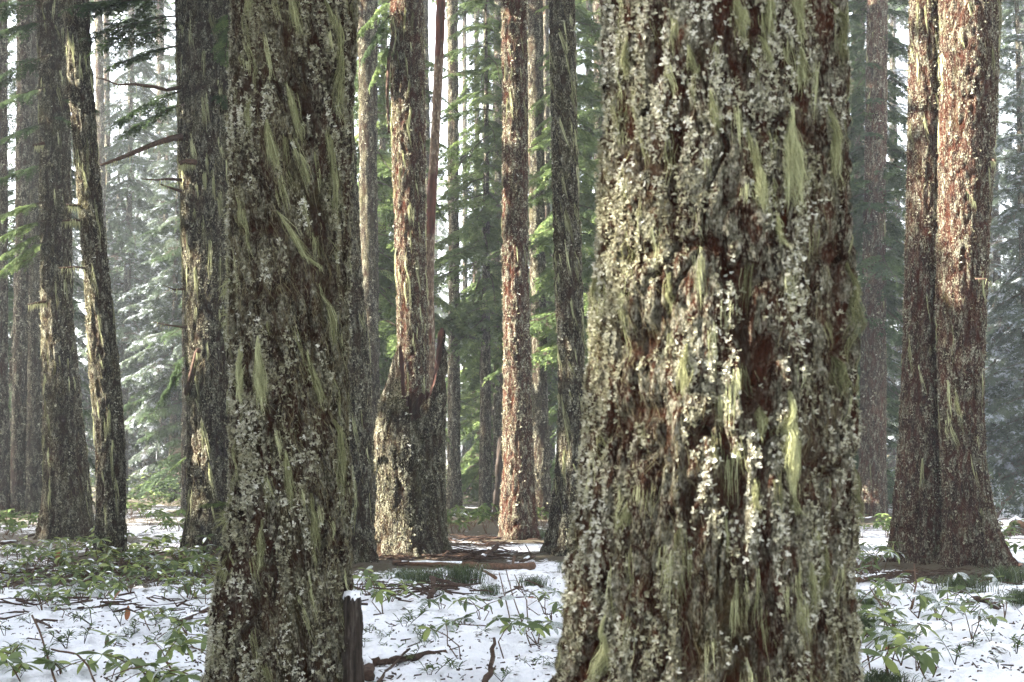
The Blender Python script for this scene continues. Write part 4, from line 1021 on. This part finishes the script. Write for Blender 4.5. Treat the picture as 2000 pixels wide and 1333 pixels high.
def shrub(g, label, group, lr, nstem, height, leaf_len, kind='leaf', single=True, lean=None, nwh=(4, 7), light=0.12, dust=0.2):
    root = thing('leafy_shrub', g, label, 'shrub', group)
    ac = Acc(); jac = Acc()
    for s in range(nstem):
        az = lr.uniform(0, 6.28) if lean is None else lean + lr.normal(0, 0.5); reach = height * lr.uniform(0.4, 1.2); h = height * lr.uniform(0.55, 1.1)
        d = Vector((math.cos(az), math.sin(az), 0)); sd = Vector((-d.y, d.x, 0)) * lr.normal(0, 0.08)
        pts = [Vector((0, 0, -0.04)), d * reach * 0.25 + Vector((0, 0, h * 0.45)) + sd, d * reach * 0.6 + Vector((0, 0, h * 0.8)), d * reach + Vector((0, 0, h)) - sd]
        add_tube(ac, pts, [0.006, 0.005, 0.004, 0.003], 5, s)
        nodes = [(pts[3], lr.integers(nwh[0], nwh[1] + 1), 1.0)]
        if lr.uniform() < 0.6: nodes.append((pts[2], lr.integers(1, 4), 0.8))
        for (p, n, f) in nodes:
            a0 = lr.uniform(0, 6.28)
            for q in range(n):
                a = a0 + q * 6.283 / n + lr.normal(0, 0.25); tl = R(lr.uniform(-25, 40)); L = leaf_len * f * lr.uniform(0.7, 1.2); rl = lr.normal(0, 0.5)
                r_ = lr.uniform(); mk = 'leaf_light' if r_ < light else ('leaf_dusted' if r_ < light + dust else kind); k = int(lr.integers(3))
                if single:
                    o = bpy.data.objects.new('leaf', LEAF[(mk, k)]); COL.objects.link(o); o.parent = root
                    o.location = p; o.rotation_euler = rotm(a, tl, rl).to_euler(); o.scale = (L, L, L)
                    if lr.uniform() < 0.10 and abs(tl) < 0.5:
                        w = bpy.data.objects.new('snow', SNOWLEAF[k]); COL.objects.link(w); w.parent = o
                else:
                    V, Q = LEAF_A[k]; jac.add(V @ (np.array(rotm(a, tl, rl)).T * L) + np.array(p), Q, 0.2 + 0.8 * lr.uniform())
    obj('stem', ac.mesh('stem'), M['stem'], root)
    if not single: obj('foliage', jac.mesh('foliage'), M['foliage'], root, kind='stuff')
    return root
lrs = np.random.default_rng(500)
def patch(spots, where, group, single=True, hgt=(0.18, 0.42), ll=(0.10, 0.16), ns=(2, 4), light=0.12, dust=0.2):
    spots = sorted(spots)
    for k, (x, y) in enumerate(spots):
        g = gp(x, y)
        shrub(g, 'low leafy shrub %s, %s from the left' % (where, ORD[k]), group, lrs, int(lrs.integers(ns[0], ns[1] + 1)), lrs.uniform(*hgt), lrs.uniform(*ll), 'leaf', single, None, (4, 7), light, dust)
def scatter(n, x0, x1, y0, y1, keep=lambda x, y: True, md=14):
    out = []
    for _ in range(n * 40):
        x, y = lrs.uniform(x0, x1), lrs.uniform(y0, y1)
        if keep(x, y) and all(abs(x - a) > md or abs(y - b) > md * 0.35 for a, b in out): out.append((x, y))
        if len(out) >= n: break
    return out
T1m = (600 - 0, 0)
patch(scatter(26, -10, 425, 1072, 1106), 'in the far edge of the left thicket', 'shrubs of the left thicket', True, (0.14, 0.36), (0.11, 0.16), (3, 5), 0.34, 0.1)
patch(scatter(32, -10, 425, 1106, 1142), 'in the middle of the left thicket', 'shrubs of the left thicket', True, (0.12, 0.32), (0.11, 0.155), (3, 5), 0.34, 0.1)
patch(scatter(27, -10, 425, 1142, 1195), 'along the near side of the left thicket', 'shrubs of the left thicket', True, (0.10, 0.26), (0.10, 0.145), (2, 4), 0.34, 0.1)
patch(scatter(7, -10, 400, 1200, 1270, md=34), 'on snow before the left thicket', 'sprigs on the near snow at left', True, (0.08, 0.18), (0.10, 0.14), (1, 3), 0.3)
patch([(45, 1330), (120, 1318), (215, 1325), (255, 1345), (300, 1335), (345, 1312), (398, 1300), (385, 1262), (372, 1345), (20, 1300)], 'at the bottom left corner of the view', 'sprigs in the left foreground', True, (0.08, 0.20), (0.12, 0.165), (2, 3), 0.35, 0.1)
patch([(742, 1090), (720, 1160), (735, 1175), (760, 1180), (700, 1150), (748, 1196)], 'between hollow stump and mossy trunk', 'shrubs beside the stump', True, (0.18, 0.36), (0.12, 0.16), (2, 4), 0.2)
patch([(862, 1190), (905, 1225), (838, 1240), (940, 1215), (985, 1280), (1010, 1235), (1050, 1252), (1078, 1215), (1068, 1205), (900, 1285), (1092, 1240), (1040, 1262), (965, 1200)], 'on snow between both foreground trunks', 'sprigs on the central snow', True, (0.10, 0.26), (0.11, 0.155), (1, 3), 0.2, 0.25)
patch(scatter(14, 872, 975, 1020, 1048, md=12), 'left of the red-brown sunlit trunk', 'shrubs on the far central snow', False, (0.3, 0.5), (0.15, 0.2), (3, 5))
patch(scatter(5, 1052, 1072, 1005, 1040, md=8), 'between red-brown and lichen-streaked trunks', 'shrubs on the far central snow', False, (0.3, 0.5), (0.15, 0.2), (3, 5))
patch(scatter(9, 1668, 1740, 1108, 1150, md=14), 'left of the foot of the fused twin trees', 'shrubs right of the massive foreground trunk', True, (0.2, 0.4), (0.13, 0.17), (2, 4))
patch(scatter(12, 1668, 1760, 1165, 1260, md=22), 'just right of the massive foreground trunk', 'shrubs right of the massive foreground trunk', True, (0.12, 0.28), (0.11, 0.15), (2, 3), 0.3)
patch(scatter(9, 1770, 1900, 1150, 1250, md=26), 'on the snow before the fused twin trees', 'sprigs on the snow before the twin trees', True, (0.12, 0.26), (0.11, 0.15), (1, 3), 0.15, 0.35)
patch([(1760, 1290), (1790, 1310), (1735, 1320), (1700, 1300), (1815, 1330), (1680, 1335)], 'at bottom edge by the massive trunk', 'sprigs in the right foreground', True, (0.18, 0.3), (0.12, 0.16), (2, 3), 0.25)
patch([(1930, 1210), (1962, 1200), (1990, 1230)], 'at the right edge of the near snow', 'sprigs in the right foreground', True, (0.16, 0.28), (0.10, 0.13), (1, 2), 0.2)

patch(scatter(14, 245, 362, 985, 1045, md=12), 'on far ground beside the broad moss-hung trunk', 'shrubs on the far left ground', False, (0.25, 0.5), (0.15, 0.2), (3, 5))
patch(scatter(10, -10, 75, 1005, 1060, md=12), 'on far ground between the leftmost trunks', 'shrubs on the far left ground', False, (0.25, 0.45), (0.15, 0.2), (3, 5))
patch(scatter(7, 1660, 1745, 1015, 1065, md=10), 'on far snow beneath the bare red-brown trunk', 'shrubs on the far right ground', False, (0.22, 0.4), (0.14, 0.18), (2, 4))
patch(scatter(8, 1930, 2010, 1040, 1100, md=10), 'right of the fused twin trees', 'shrubs on the far right ground', False, (0.22, 0.4), (0.14, 0.18), (2, 4))
patch(scatter(14, 1190, 1640, 1075, 1230, md=24), 'hidden behind the massive foreground trunk', 'shrubs behind the massive foreground trunk', False, (0.12, 0.32), (0.11, 0.16), (2, 4))
patch(scatter(6, 470, 660, 1080, 1180, md=20), 'hidden behind the mossy foreground trunk', 'shrubs behind the mossy foreground trunk', False, (0.12, 0.32), (0.11, 0.16), (2, 4))
def bush(x, y, w, h, label, mat, seed, n=420, leaf=0.12):
    lr = np.random.default_rng(seed); g = gp(x, y); root = thing('bush', g, label, 'bush', 'bushes under the far trees'); ac = Acc(); sa = Acc()
    for k in range(7):
        d = Vector((lr.normal(0, 0.5) * w, lr.normal(0, 0.4) * w, h * lr.uniform(0.6, 1.0))); add_tube(sa, [Vector((0, 0, -0.1)), d * 0.5 + Vector((0, 0, 0.1)), d], [0.02, 0.014, 0.006], 5, k)
    cl = [(lr.normal(0, 0.42) * w, lr.normal(0, 0.35) * w, h * lr.uniform(0.35, 0.95)) for _ in range(16)]
    for k in range(n):
        c = cl[lr.integers(16)]; p = np.array(c) + lr.normal(0, 0.16, 3) * np.array([w * 0.7, w * 0.7, h * 0.7]); p[2] = max(p[2], 0.03)
        V, Q = LEAF_A[lr.integers(3)]; L = leaf * lr.uniform(0.6, 1.4)
        ac.add(V @ (np.array(rotm(lr.uniform(0, 6.28), R(lr.uniform(-30, 50)), lr.normal(0, 0.6))).T * L) + p, Q, lr.uniform(0.15, 1) * (1.0 if lr.uniform() < 0.8 else 0.7))
    obj('stem', sa.mesh('stem'), M['stem'], root); obj('foliage', ac.mesh('foliage'), M[mat], root, kind='stuff')
for k, (x, y, w, h, lab, mat) in enumerate([
        (1965, 985, 1.3, 1.3, 'green rounded bush right of the fused twin trees', 'foliage'), (1945, 1012, 0.9, 0.8, 'frosted twiggy bush just right of the fused twin trees', 'foliage_frost'), (2005, 1000, 1.2, 1.0, 'frosted bush at the right edge of the view', 'foliage_frost'),
        (1742, 985, 1.0, 1.1, 'dark green bush right of the bare red-brown trunk', 'foliage'), (1660, 985, 0.9, 0.9, 'bush at the foot of the dim trunk by the massive foreground trunk', 'foliage'),
        (910, 968, 1.8, 1.3, 'misty green bush left of the curved dead tree', 'foliage'), (965, 972, 1.6, 1.2, 'misty green bush right of the curved dead tree', 'foliage'), (290, 965, 2.6, 1.2, 'misty green bush under the pale trunk in the left fog', 'foliage'),
        (350, 968, 2.2, 1.3, 'misty bush beside the narrow shaded trunk', 'foliage'), (255, 962, 2.4, 1.2, 'misty bush right of the slim left-bending trunk', 'foliage'), (1075, 985, 1.0, 0.8, 'small bush between the red-brown and lichen-streaked trunks', 'foliage'),
        (858, 980, 1.4, 1.1, 'misty bush behind the hollow stump', 'foliage'), (75, 985, 1.6, 0.9, 'dim bush between the leftmost trunks', 'foliage'), (750, 985, 1.2, 1.0, 'dim bush left of the tall sunlit trunk', 'foliage')]):
    bush(x, y, w, h, lab, mat, 600 + k, 300)

# soft green undergrowth that closes the far end of the clearing
def undergrowth():
    lr = np.random.default_rng(640); ac = Acc()
    n = 19000
    y = 41 + 80 * lr.uniform(0, 1, n) ** 1.5; x = lr.uniform(-0.55, 0.55, n) * y
    z = gz(x, y) + lr.uniform(0.05, 1.0, n) * (0.35 + 1.1 * vnoise(x * 0.35, y * 0.35, 0, 77))
    L = 0.16 * lr.uniform(0.7, 1.6, n) * (y / 60)
    a = lr.uniform(0, 6.28, n); d = np.stack([np.cos(a), np.sin(a), lr.uniform(-0.5, 0.4, n)], -1) * L[:, None]
    s = np.stack([-np.sin(a), np.cos(a), lr.uniform(-0.5, 0.5, n)], -1) * (L * 0.3)[:, None]
    p = np.stack([x, y, z], -1)
    V = np.stack([p, p + d * 0.5 + s, p + d, p + d * 0.5 - s], 1).reshape(-1, 3)
    ac.add(V, np.arange(n * 4).reshape(-1, 4), np.repeat(lr.uniform(0.2, 1, n), 4))
    o = obj('undergrowth', ac.mesh('undergrowth'), M['foliage']); o['kind'] = 'stuff'; o['label'] = 'misty green undergrowth covering the far forest floor'; o['category'] = 'undergrowth'
undergrowth()

# ------------------------------------------------------------------ grass tufts
def tuft(x, y, wpx, hpx, label, seed, n=260, blow=0.0):
    lr = np.random.default_rng(seed); g = gp(x, y); k = g.y / FPX; w = wpx * k * 0.5; h = hpx * k; ac = Acc()
    for q in range(n):
        b = np.array([lr.normal(0, 0.40) * w, lr.normal(0, 0.35) * w, -0.01]); a = lr.uniform(0, 6.28)
        d = np.array([math.cos(a), math.sin(a) * 0.7, 0]); H = h * lr.uniform(0.5, 1.1); S = H * lr.uniform(0.4, 1.3); sd = np.array([-d[1], d[0], 0]) * 0.0045
        p1 = b + d * S * 0.35 + np.array([blow * H * .3, 0, H * 0.75]); p2 = b + d * S * 0.8 + np.array([blow * H, 0, H]); p3 = b + d * S * 1.35 + np.array([blow * H * 1.4, 0, H * 0.62])
        ac.add(np.array([b - sd, b + sd, p1 + sd, p1 - sd, p2 + sd * .7, p2 - sd * .7, p3]), np.array([[0, 1, 2], [0, 2, 3], [3, 2, 4], [3, 4, 5], [5, 4, 6]]), np.clip(lr.normal(0.45, 0.25), 0, 1))
    o = obj('grass_tuft', ac.mesh('grass_tuft'), M['grass'], None, g); o['label'] = label; o['category'] = 'grass'; o['group'] = 'grass tufts in the snow'
for k, (x, y, w, h, lab, n) in enumerate([
        (905, 1142, 95, 40, 'tall arching grass tuft below the middle of the fallen branch', 420), (835, 1140, 110, 30, 'frosted flattened grass tuft before the hollow stump', 380), (785, 1132, 80, 22, 'low grass tuft between the hollow stump and the mossy trunk', 240),
        (1040, 1146, 70, 22, 'thin frosted grass tuft on open snow right of the fallen branch', 200), (1112, 1118, 50, 24, 'grass tuft at the foot of the lichen-streaked trunk', 220), (1062, 1052, 44, 20, 'small grass tuft right of the red-brown sunlit trunk foot', 160),
        (1880, 1160, 120, 36, 'wide grass tuft before the right trunk of the fused twin trees', 420), (1965, 1140, 90, 34, 'grass tuft by the right root of the fused twin trees', 320), (1995, 1180, 80, 30, 'grass tuft at the right edge of the snow', 260),
        (1858, 1105, 60, 40, 'dark fern-like grass in the cleft of the fused twin trees', 300), (1690, 1190, 60, 30, 'grass tuft at the right edge of the massive foreground trunk', 240), (1720, 1340, 110, 30, 'grass tuft at the bottom edge right of the massive trunk', 380),
        (1680, 1240, 60, 40, 'bright grass tuft hugging the massive foreground trunk', 240), (955, 1160, 60, 20, 'grass wisp right of the tall arching tuft', 160), (905, 1003, 70, 10, 'low grass patch at the foot of the slender upright trunk', 160)]):
    tuft(x, y, w, h, lab, 700 + k, n)

# ------------------------------------------------------------------ tiny seedlings
def seedling_mesh(seed):
    lr = np.random.default_rng(seed); ac = Acc()
    for s in range(lr.integers(2, 5)):
        b = np.array([0.0, 0, 0]); top = b + np.array([lr.normal(0, 0.06), lr.normal(0, 0.06), lr.uniform(0.05, 0.11)])
        add_tube(ac, [b - np.array([0, 0, .02]), (b + top) / 2, top], [0.003, 0.0025, 0.002], 4, s, a=0.0)
        for q in range(11):
            V, Q = LEAF_A[lr.integers(3)]; V = V * np.array([1, 0.55, 1]); f = lr.uniform(0.4, 1); p = b + (top - b) * f
            ac.add(V @ (np.array(rotm(lr.uniform(0, 6.28), R(lr.uniform(-50, 15)), 0)).T * 0.055) + p, Q, lr.uniform(0.25, 0.9))
    me = ac.mesh('seedling'); me.materials.append(M['foliage']); return me
SEED = [seedling_mesh(800 + k) for k in range(5)]
def seedlings(spots, where, group):
    for k, (x, y) in enumerate(sorted(spots)):
        g = gp(x, y); o = bpy.data.objects.new('seedling', SEED[int(lrs.integers(5))]); COL.objects.link(o); o.location = g - Vector((0, 0, 0.005)); o.rotation_euler = (0, 0, lrs.uniform(0, 6.28))
        s = lrs.uniform(0.8, 1.5); o.scale = (s, s, s)
        o['label'] = 'tiny whorled seedling poking through the snow %s, %s from the left' % (where, ORD[k]); o['category'] = 'seedling'; o['group'] = group
seedlings([(745, 1248), (800, 1295), (828, 1260), (808, 1210), (722, 1238), (840, 1320), (890, 1312), (850, 1165), (820, 1248), (762, 1275), (1040, 1300), (1060, 1305), (980, 1325), (712, 1262), (790, 1225), (930, 1240)], 'between the two foreground trunks', 'seedlings on the central snow')
seedlings([(130, 1262), (165, 1250), (250, 1245), (262, 1232), (305, 1215), (345, 1222), (352, 1268), (90, 1295), (20, 1290), (40, 1318), (290, 1262), (235, 1212), (10, 1240), (60, 1215), (180, 1215), (395, 1240), (370, 1200)], 'in the left foreground', 'seedlings on the left snow')
seedlings([(1690, 1210), (1725, 1230), (1865, 1290), (1900, 1270), (1850, 1235), (1950, 1300), (1770, 1255), (1935, 1250), (1705, 1140), (1985, 1275)], 'in the right foreground', 'seedlings on the right snow')

# ------------------------------------------------------------------ fallen branches, twigs, dead leaves
def stick(pts, r0, r1, label, mat='twig', snow=0.0, forks=(), cat='branch', seed=0, lift=0.01, name='fallen_branch', group=None):
    g = gp(*pts[len(pts) // 2][:2]); q = []
    for p in pts:
        a = gp(p[0], p[1]); a.z += (p[2] if len(p) > 2 else 0) + lift; q.append(a - g)
    root = thing(name, g, label, cat, group)
    dense = []
    lr = np.random.default_rng(seed)
    for k in range(len(q) - 1):
        for t in (0, 0.33, 0.66): dense.append(q[k].lerp(q[k + 1], t) + Vector(lr.normal(0, r0 * 0.25, 3)))
    dense.append(q[-1]); rad = np.linspace(r0, r1, len(dense))
    obj('wood', tube_mesh('wood', dense, rad, 8, seed, 0.2), M[mat], root)
    for k, f in enumerate(forks):
        qq = []
        for p in f:
            a = gp(p[0], p[1]); a.z += (p[2] if len(p) > 2 else 0) + lift; qq.append(a - g)
        obj('side_twig', tube_mesh('side_twig', qq, np.linspace(r0 * 0.45, r1 * 0.4, len(qq)), 6, seed + k + 1, 0.15), M[mat], root)
    if snow:
        i0, i1 = 1, max(3, int(len(dense) * snow)); sp = [d + Vector((0, 0, rad[k] * 0.72)) for k, d in enumerate(dense)][i0:i1]
        obj('snow_cover', tube_mesh('snow_cover', sp, rad[i0:i1] * 0.66 * np.random.default_rng(seed).uniform(0.6, 1.25, len(sp)), 8, seed + 9, 0.25), M['snow'], root)
stick([(728, 1302), (770, 1296), (815, 1290), (866, 1281)], 0.030, 0.036, 'dark snow-topped branch lying left of centre at the bottom of the clearing', 'twig', 1.0, seed=1, lift=0.025)
stick([(735, 1345), (752, 1318), (770, 1300), (800, 1292, .08)], 0.012, 0.008, 'forked dark twig under the snow-topped branch', 'twig', 0, [[(760, 1345), (785, 1320), (800, 1296)]], seed=2)
stick([(765, 1104), (830, 1106), (880, 1108), (940, 1112), (1000, 1113), (1042, 1110)], 0.035, 0.055, 'long reddish fallen branch lying across the snow right of the hollow stump', 'log', 0.5, [[(1000, 1113), (1004, 1106, .1)], [(925, 1112), (950, 1122), (968, 1134)]], seed=3, lift=0.03)
stick([(935, 1096), (955, 1090, .05), (972, 1080, .12)], 0.045, 0.035, 'short dark branch stub sticking up right of the hollow stump', 'twig', 0.4, seed=4)
stick([(1018, 1100), (1040, 1090), (1062, 1084), (1085, 1080)], 0.035, 0.02, 'crooked dark branch before the lichen-streaked trunk', 'twig', 0.3, [[(1040, 1090), (1030, 1082, .08), (1026, 1078, .1)]], seed=5)
stick([(838, 1172, .02), (850, 1160, .05), (842, 1148, .12), (860, 1150, .08), (905, 1145)], 0.035, 0.016, 'gnarled dark root end poking from the snow below the grass tufts', 'twig', 0, [[(842, 1160), (820, 1152, .05), (790, 1148)]], seed=6)
stick([(340, 1222), (365, 1212), (395, 1200), (430, 1186)], 0.022, 0.028, 'straight dark branch on the snow left of the mossy foreground trunk', 'twig', 0.6, seed=7, lift=0.02)
stick([(382, 1232), (405, 1226), (430, 1220)], 0.030, 0.034, 'short thick broken branch by the mossy foreground trunk', 'twig', 0.7, seed=8, lift=0.02)
stick([(70, 1212), (85, 1220), (105, 1232), (125, 1248)], 0.014, 0.007, 'thin bent twig across the left foreground snow', 'twig', 0, seed=9)
stick([(62, 1252, .2), (82, 1275, .1), (98, 1310, .03), (112, 1345)], 0.008, 0.008, 'long arching bramble stem in the bottom left corner', 'stem', 0, seed=10)
stick([(100, 1285, .05), (150, 1302, .08), (172, 1318, .05), (190, 1345)], 0.008, 0.007, 'arching bramble stem along the bottom left', 'stem', 0, seed=11)
stick([(276, 1262), (300, 1258, .02), (328, 1260)], 0.008, 0.004, 'small curved twig on the left foreground snow', 'twig', 0, seed=12)
stick([(25, 1150), (60, 1132, .05), (80, 1112, .18)], 0.012, 0.006, 'thin leaning twig at the left edge of the thicket', 'stem', 0, seed=13)
stick([(-5, 1066), (30, 1060), (62, 1048), (90, 1040)], 0.035, 0.02, 'dark half-buried branch left of the thick lichened trunk foot', 'twig', 0.4, seed=14)
stick([(945, 1345), (955, 1330, .04), (962, 1318, .12), (965, 1308, .2)], 0.022, 0.012, 'short upright broken stick at the bottom centre', 'twig', 0, [[(950, 1332), (968, 1322, .06)]], seed=15)
stick([(975, 1160, .22), (985, 1185, .12), (1000, 1230)], 0.006, 0.006, 'bare upright shoot on the central snow', 'stem', 0, seed=16)
stick([(988, 1155, .24), (1002, 1190, .12), (1026, 1235)], 0.006, 0.006, 'bare arching shoot on the central snow beside another', 'stem', 0, seed=17)
stick([(1005, 1160, .2), (1028, 1195, .1), (1032, 1235)], 0.005, 0.006, 'thin bare shoot, rightmost of the bare shoots on the central snow', 'stem', 0, seed=18)
stick([(870, 1222), (920, 1228, .02), (990, 1235, .03)], 0.006, 0.004, 'thin trailing stem across the central snow', 'stem', 0, seed=19)
stick([(1672, 1138), (1720, 1128), (1760, 1122), (1790, 1118)], 0.035, 0.03, 'low rotten branch before the left foot of the fused twin trees', 'log', 0.6, seed=20, lift=0.02)
stick([(1780, 1190), (1790, 1160, .1), (1786, 1135, .2)], 0.012, 0.008, 'dark upright twig before the left trunk of the twin trees', 'stem', 0, [[(1788, 1165, .08), (1765, 1150, .12), (1758, 1160, .05)]], seed=21)
stick([(1700, 1190, .2), (1735, 1230, .1), (1760, 1265)], 0.006, 0.006, 'thin arching shoot right of the massive foreground trunk', 'stem', 0, seed=22)
stick([(1955, 1052), (1968, 1040, .15), (1985, 1036, .2), (2004, 1042, .1)], 0.06, 0.07, 'arched snow-dusted dead branch at the right edge', 'log', 0.8, seed=23)
stick([(1885, 1190), (1900, 1184, .03), (1922, 1182, .04), (1950, 1190, .01)], 0.045, 0.03, 'dark rotten chunk of wood before the twin trees', 'twig', 0.3, seed=24, name='rotten_chunk', cat='wood')
stick([(1662, 1022), (1690, 1016), (1722, 1010), (1738, 1012)], 0.06, 0.03, 'dark root-like branch at the foot of the bare red-brown trunk', 'twig', 0.5, seed=25)
stick([(700, 1318), (712, 1312, .05), (722, 1330, .02)], 0.05, 0.035, 'small jagged frosted wood fragment beside the weathered stump', 'twig', 0.8, seed=26, name='wood_fragment', cat='wood')
def litter_mat(x, y, w, d, n, label, seed, L=(0.15, 0.5)):
    lr = np.random.default_rng(seed); g = gp(x, y); ac = Acc()
    for k in range(n):
        p = Vector((lr.normal(0, 0.45) * w, lr.normal(0, 0.45) * d, lr.uniform(0.0, 0.05))); a = lr.normal(0, 0.6) + (math.pi if lr.uniform() < .5 else 0); ln = lr.uniform(*L)
        p.z += float(gz(g.x + p.x, g.y + p.y)) - g.z + 0.03
        v = Vector((math.cos(a), math.sin(a), lr.normal(0, 0.10))) * ln; m = p + v * 0.5 + Vector(lr.normal(0, 0.03, 3))
        add_tube(ac, [p, m, p + v], [lr.uniform(0.004, 0.012)] * 2 + [0.003], 4, k)
    o = obj('twig_litter', ac.mesh('twig_litter'), M['twig'], None, g); o['kind'] = 'stuff'; o['label'] = label; o['category'] = 'twigs'
litter_mat(850, 1092, 1.4, 1.2, 260, 'mat of fallen twigs at the foot of the hollow stump', 900)
litter_mat(230, 1120, 2.4, 2.6, 240, 'dark twigs under the left thicket', 901)
litter_mat(1830, 1135, 1.4, 1.2, 140, 'twigs before the fused twin trees', 902)
litter_mat(800, 1160, 1.2, 1.6, 90, 'sparse twigs on the snow below the hollow stump', 903)
litter_mat(930, 1062, 1.0, 2.0, 110, 'twigs on the far snow left of the red-brown trunk', 904)
litter_mat(1985, 1045, 1.2, 2.5, 160, 'frosted twigs at the right edge beyond the twin trees', 905, (0.2, 0.8))
litter_mat(100, 1190, 2.2, 1.6, 90, 'twigs along the near side of the left thicket', 906)
def crumbs():
    lr = np.random.default_rng(950); n = 7000
    py = 905 + 440 * lr.uniform(0, 1, n) ** 0.55; py = np.maximum(py, 985); px_ = lr.uniform(-250, 2250, n)
    D = CAMZ * FPX / (py - 895); x = (px_ - 1000) / FPX * D
    keep = vnoise(x * 0.8, D * 0.8, 0, 951) + 0.35 * lr.uniform(-1, 1, n) > 0.42; x, D = x[keep], D[keep]; n = len(x)
    fine = 1.0
    z = gz(x, D) + 0.13 * (fbm(x * 2.8, D * 2.8, 0, 8, 3) - 0.5) + 0.085 * (fbm(x * 7, D * 7, 0, 12, 2) - 0.5) + 0.016
    a = lr.uniform(0, 6.28, n); L = lr.uniform(0.012, 0.055, n) * lr.choice([0.7, 1.0, 2.2], n, p=[.5, .4, .1]); w = lr.uniform(0.003, 0.009, n)
    d = np.stack([np.cos(a), np.sin(a), lr.normal(0, 0.25, n)], -1) * L[:, None]; sd = np.stack([-np.sin(a), np.cos(a), 0 * a], -1) * w[:, None]; up = np.array([0, 0, 1.0]) * w[:, None]
    p = np.stack([x, D, z], -1)
    V = np.stack([p - sd, p + sd, p + up * 1.6, p + d - sd * .5, p + d + sd * .5, p + d + up], 1).reshape(-1, 3)
    q = np.array([[0, 3, 5, 2], [2, 5, 4, 1], [1, 4, 3, 0]]); Q = (np.arange(n)[:, None, None] * 6 + q).reshape(-1, 4)
    ac = Acc(); ac.add(V, Q, 0)
    o = obj('forest_crumbs', ac.mesh('forest_crumbs'), M['twig']); o['kind'] = 'stuff'; o['label'] = 'bark crumbs, needles and bits of twig strewn over the snow'; o['category'] = 'litter'
crumbs()
def dead_leaf(x, y, h, sc, az, tilt, label):
    g = gp(x, y); g.z += h; o = obj('dead_leaf', LEAF[('leaf_dead', 1)], None, None, g); o.rotation_euler = rotm(az, tilt, 0.3).to_euler(); o.scale = (sc,) * 3
    o['label'] = label; o['category'] = 'leaf'; o['group'] = 'dead brown leaves'
dead_leaf(110, 1112, 0.10, 0.17, 1.2, R(-80), 'dry orange leaf standing upright in the left thicket')
dead_leaf(222, 1186, 0.06, 0.13, 0.4, R(-75), 'dry rust-brown leaf at the near edge of the left thicket')
dead_leaf(250, 1208, 0.12, 0.14, 2.0, R(70), 'curled dry brown leaf hanging over the snow below the thicket')
dead_leaf(322, 1216, 0.03, 0.09, 0.2, R(-20), 'small brown leaf lying on the snow left of the mossy trunk')
dead_leaf(1030, 1178, 0.05, 0.11, 0.3, R(-15), 'narrow brown leaf on the central snow')
dead_leaf(815, 1180, 0.04, 0.10, 2.6, R(-20), 'dark brown leaf on the snow below the hollow stump')
dead_leaf(1735, 1275, 0.16, 0.14, 1.0, R(75), 'drooping dead brown leaf right of the massive foreground trunk')
dead_leaf(1698, 1082, 0.05, 0.16, 0.8, R(-30), 'brown leaf on the snow left of the fused twin trees')
dead_leaf(1990, 1112, 0.04, 0.14, 0.8, R(-30), 'brown leaf on the snow right of the fused twin trees')
haze_box()
